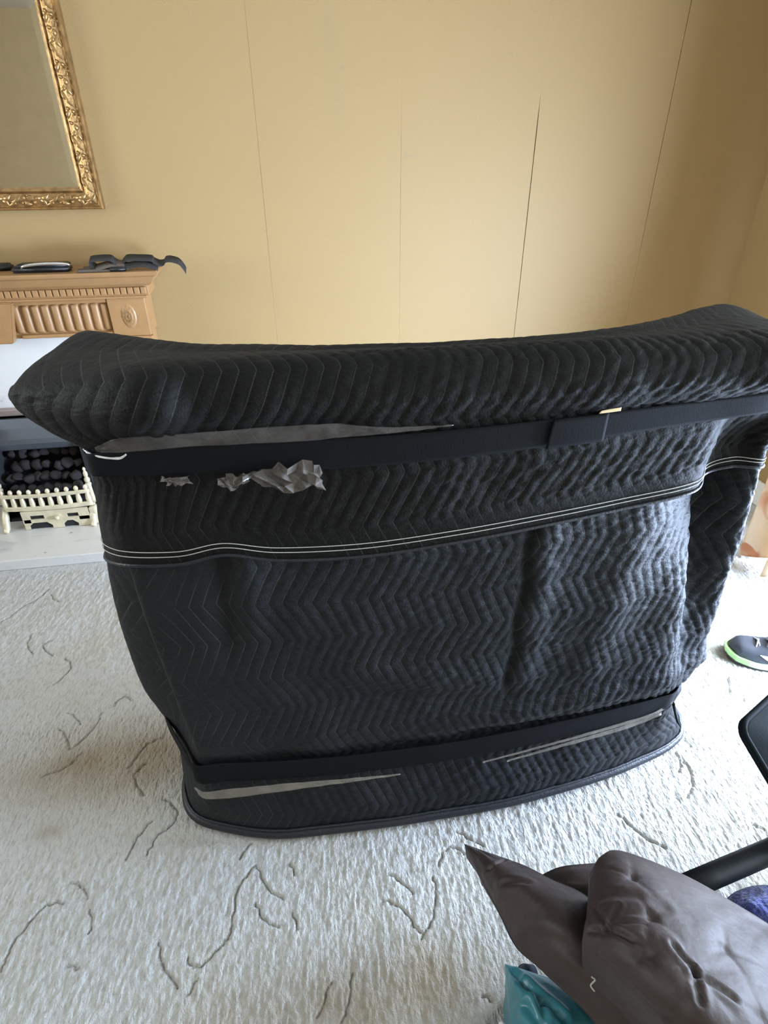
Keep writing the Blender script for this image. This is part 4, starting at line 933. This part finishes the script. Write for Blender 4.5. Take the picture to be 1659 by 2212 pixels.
# ------------------------------------------------------------------ soft goods heaped in the foreground
QUILT_MAIN=[[(0.423,0.471,0.36),(0.447,0.485,0.38),(0.486,0.486,0.38),(0.567,0.433,0.38),(0.638,0.383,0.36),(0.701,0.344,0.33)],
[(0.373,0.397,0.42),(0.411,0.396,0.45),(0.454,0.384,0.46),(0.518,0.353,0.45),(0.585,0.319,0.42),(0.658,0.288,0.38)],
[(0.349,0.360,0.42),(0.375,0.327,0.48),(0.422,0.311,0.50),(0.481,0.284,0.49),(0.547,0.259,0.46),(0.632,0.241,0.40)],
[(0.359,0.331,0.40),(0.372,0.285,0.48),(0.407,0.255,0.52),(0.465,0.235,0.51),(0.537,0.218,0.47),(0.629,0.206,0.40)],
[(0.390,0.292,0.37),(0.385,0.247,0.46),(0.408,0.209,0.51),(0.453,0.189,0.51),(0.527,0.175,0.47),(0.632,0.169,0.38)],
[(0.420,0.245,0.31),(0.420,0.205,0.40),(0.423,0.172,0.44),(0.461,0.148,0.45),(0.529,0.134,0.42),(0.629,0.130,0.34)]]
QUILT_LEFT=[[(0.276,0.669,0.140),(0.276,0.667,0.142),(0.278,0.666,0.142),(0.280,0.666,0.140)],
[(0.279,0.619,0.16),(0.285,0.606,0.19),(0.298,0.605,0.20),(0.315,0.620,0.18)],
[(0.280,0.547,0.20),(0.293,0.523,0.26),(0.318,0.525,0.28),(0.353,0.559,0.24)],
[(0.287,0.489,0.22),(0.309,0.460,0.30),(0.338,0.462,0.33),(0.388,0.511,0.27)],
[(0.293,0.432,0.24),(0.320,0.406,0.33),(0.363,0.414,0.35),(0.428,0.476,0.28)],
[(0.318,0.386,0.26),(0.342,0.364,0.34),(0.391,0.371,0.34),(0.463,0.426,0.28)],
[(0.360,0.314,0.28),(0.384,0.313,0.34),(0.427,0.330,0.32),(0.504,0.386,0.26)],
[(0.378,0.262,0.28),(0.413,0.266,0.32),(0.459,0.286,0.30),(0.539,0.330,0.22)]]
QUILT_BACK=[[(0.396,0.570,0.16),(0.426,0.562,0.20),(0.456,0.553,0.22),(0.519,0.545,0.22),(0.602,0.529,0.20)],
[(0.399,0.538,0.18),(0.425,0.512,0.24),(0.461,0.500,0.26),(0.509,0.488,0.26),(0.586,0.479,0.22)],
[(0.421,0.494,0.16),(0.445,0.480,0.20),(0.472,0.470,0.22),(0.520,0.459,0.22),(0.591,0.448,0.20)]]
TEAL=[[(0.287,0.443,0.150),(0.287,0.442,0.152),(0.289,0.441,0.152),(0.291,0.441,0.150)],
[(0.279,0.407,0.16),(0.284,0.401,0.19),(0.302,0.405,0.19),(0.328,0.419,0.16)],
[(0.268,0.366,0.17),(0.286,0.352,0.22),(0.320,0.359,0.22),(0.378,0.383,0.18)],
[(0.258,0.325,0.17),(0.287,0.308,0.23),(0.332,0.318,0.23),(0.403,0.340,0.20)],
[(0.251,0.287,0.15),(0.288,0.273,0.20),(0.346,0.285,0.20),(0.427,0.307,0.16)]]
BLUE=[[(0.683,0.438,0.24),(0.708,0.444,0.26),(0.749,0.443,0.27),(0.804,0.436,0.26)],
[(0.671,0.412,0.26),(0.684,0.406,0.30),(0.721,0.403,0.31),(0.784,0.399,0.28)],
[(0.688,0.388,0.25),(0.702,0.379,0.29),(0.728,0.374,0.30),(0.797,0.373,0.26)]]
def heap(name, C, m, root, step=.004, pins=(), amp=.004, nsc=18, seed=1, floor_z=.006, tuck=.80, fold=(), fine=0.0, pad=0.0):
    """draped cloth: dense sheet over the control net, its rim tucked down and under to the floor"""
    G = patch(C, 10, 10); G, u, v = even(G, step); N = normals(G); N = np.where(N[..., 2:3] < 0, -N, N)
    U, V = np.meshgrid(u, v)
    ed = np.minimum(np.minimum(U, u[-1]-U), np.minimum(V, v[-1]-V)); ew = sstep(0, .03, ed)
    h = noise2(U*nsc, V*nsc*.8, seed)*amp*2+noise2(U*nsc*2.7+V*20, V*nsc*1.2, seed+1)*amp
    if fine: h += noise2(U*300, V*300, seed+2)*fine
    for (x, y, rad) in pins:           # pinched tucks: a dimple with star creases
        dx, dy = G[..., 0]-x, G[..., 1]-y; r = np.hypot(dx, dy); a = np.arctan2(dy, dx)
        star = np.abs(np.cos(2.5*a+x*50))**14
        h += -.006*np.exp(-(r/.008)**2)-.0036*star*np.exp(-r/rad)*sstep(0, .006, r)+.0015*np.exp(-((r-.03)/.02)**2)
    for (x0, y0, x1, y1, d, w) in fold:  # crease lines
        ab = np.array([x1-x0, y1-y0]); L2 = ab@ab; t = np.clip(((G[..., 0]-x0)*ab[0]+(G[..., 1]-y0)*ab[1])/L2, 0, 1)
        dd = np.hypot(G[..., 0]-x0-t*ab[0], G[..., 1]-y0-t*ab[1]); h -= d*np.exp(-(dd/w)**2)
        h += d*.5*np.exp(-((dd-w*2)/w)**2)
    G = G+N*(h*ew)[..., None]
    R, Cn = G.shape[:2]; i = np.arange(R*Cn).reshape(R, Cn); rim = np.concatenate([i[0, :], i[1:, -1], i[-1, -2::-1], i[-2:0:-1, 0]])
    if pad:
        B = (G-np.array([0, 0, 1.0])*(.003+pad*ew)[..., None]).reshape(-1, 3); q = quads(R, Cn)
        side = np.stack([rim, np.roll(rim, -1), np.roll(rim, -1)+R*Cn, rim+R*Cn], -1)
        me = mesh_np(name, np.concatenate([G.reshape(-1, 3), B]), np.concatenate([q, q[:, ::-1]+R*Cn, side]), True)
        return part(name, me, m, root)
    Vt = [G.reshape(-1, 3)]; cen = G.reshape(-1, 3).mean(0); P = G.reshape(-1, 3)[rim]; last = rim; base_n = R*Cn; Fs = [quads(R, Cn)]
    for sc, zf in ((.985, .93), (.93, .80), (tuck, .35), (tuck*.97, 0.0)):
        Q = cen+(P-cen)*np.array([sc, sc, 1]); Q[:, 2] = floor_z+(P[:, 2]-floor_z)*zf
        ids = base_n+np.arange(len(rim)); base_n += len(rim); Vt.append(Q)
        Fs.append(np.stack([last, np.roll(last, -1), np.roll(ids, -1), ids], -1)); last = ids
    me = mesh_np(name, np.concatenate(Vt), np.concatenate(Fs), True)
    bm = bmesh.new(); bm.from_mesh(me); bmesh.ops.recalc_face_normals(bm, faces=bm.faces); bm.to_mesh(me); bm.free()
    return part(name, me, m, root)
qt = thing('brown_quilt', 'crumpled brown quilt with pinched star tucks, heaped in the lower right foreground', 'quilt', (.45, .38, 0))
heap('main_fold', QUILT_MAIN, M_BROWN, qt, pins=((.372, .352, .035), (.436, .268, .045), (.392, .300, .03), (.520, .300, .03), (.455, .420, .03), (.430, .345, .025), (.50, .215, .03)), amp=.0022, nsc=13, tuck=.62, seed=51,
     fold=((.357, .362, .392, .315, .004, .004), (.372, .352, .415, .335, .003, .003), (.372, .352, .400, .372, .003, .003), (.372, .352, .378, .392, .003, .003), (.372, .352, .385, .318, .003, .003), (.40, .40, .46, .36, .002, .008), (.436, .268, .47, .235, .005, .004), (.436, .268, .42, .235, .005, .004), (.436, .268, .43, .300, .005, .004)))
heap('left_fold', QUILT_LEFT, M_BROWN, qt, amp=.0025, nsc=14, seed=61, pad=.03, fold=((.292, .570, .335, .585, .006, .004), (.30, .52, .33, .50, .003, .006), (.30, .42, .36, .36, .004, .01)))
heap('back_fold', QUILT_BACK, M_BROWN, qt, amp=.003, nsc=14, seed=71, pad=.04)
tube('loose_thread', [(.352, .312, .37), (.348, .318, .375), (.356, .322, .378), (.352, .326, .38)], .0012, M_THREAD, qt, k=5)
tb = thing('teal_bag', 'shiny teal plastic bag poking out from under the brown quilt', 'bag', (.32, .36, 0))
heap('bag_body', TEAL, M_TEAL, tb, amp=.004, nsc=16, seed=81, fold=((.30, .39, .335, .33, .008, .006), (.285, .36, .30, .31, .006, .005), (.31, .36, .30, .32, .006, .005), (.29, .42, .30, .38, .004, .005)))
pw = thing('clear_plastic_wrapper', 'scrap of clear plastic wrapping with a white oval beside the teal bag', 'wrapper', (.255, .36, 0))
heap('wrapper_sheet', [[(.246, .372, .09), (.254, .376, .14), (.262, .376, .10)], [(.236, .345, .10), (.248, .346, .162), (.262, .347, .13)], [(.230, .300, .08), (.244, .300, .15), (.258, .302, .11)]], M_FILM, pw, amp=.004, seed=85, step=.005)
bm = bmesh.new(); bmesh.ops.create_uvsphere(bm, u_segments=16, v_segments=8, radius=1, matrix=Matrix.Translation((.2585, .346, .172)) @ Matrix.Diagonal((.0075, .013, .006, 1)))
part('white_oval', mesh_bm('white_oval', bm, True), M_LOGO, pw)
pw.location.x -= .010
nv = thing('navy_cloth', 'small fold of dark navy cloth between the brown quilt and the teal bag', 'cloth', (.325, .44, 0))
heap('cloth_fold', [[(.312, .448, .09), (.326, .452, .11), (.345, .452, .10)], [(.312, .436, .11), (.328, .438, .135), (.348, .440, .12)], [(.318, .415, .10), (.332, .418, .12), (.350, .420, .11)]], M_NAVY, nv, amp=.002, seed=87)
bl = thing('blue_fleece', 'bright blue fleecy cloth beside the brown quilt, under the black rail', 'cloth', (.735, .41, 0))
heap('fleece_body', BLUE, M_BLUE, bl, amp=.006, nsc=30, seed=91, step=.003, fine=.006)
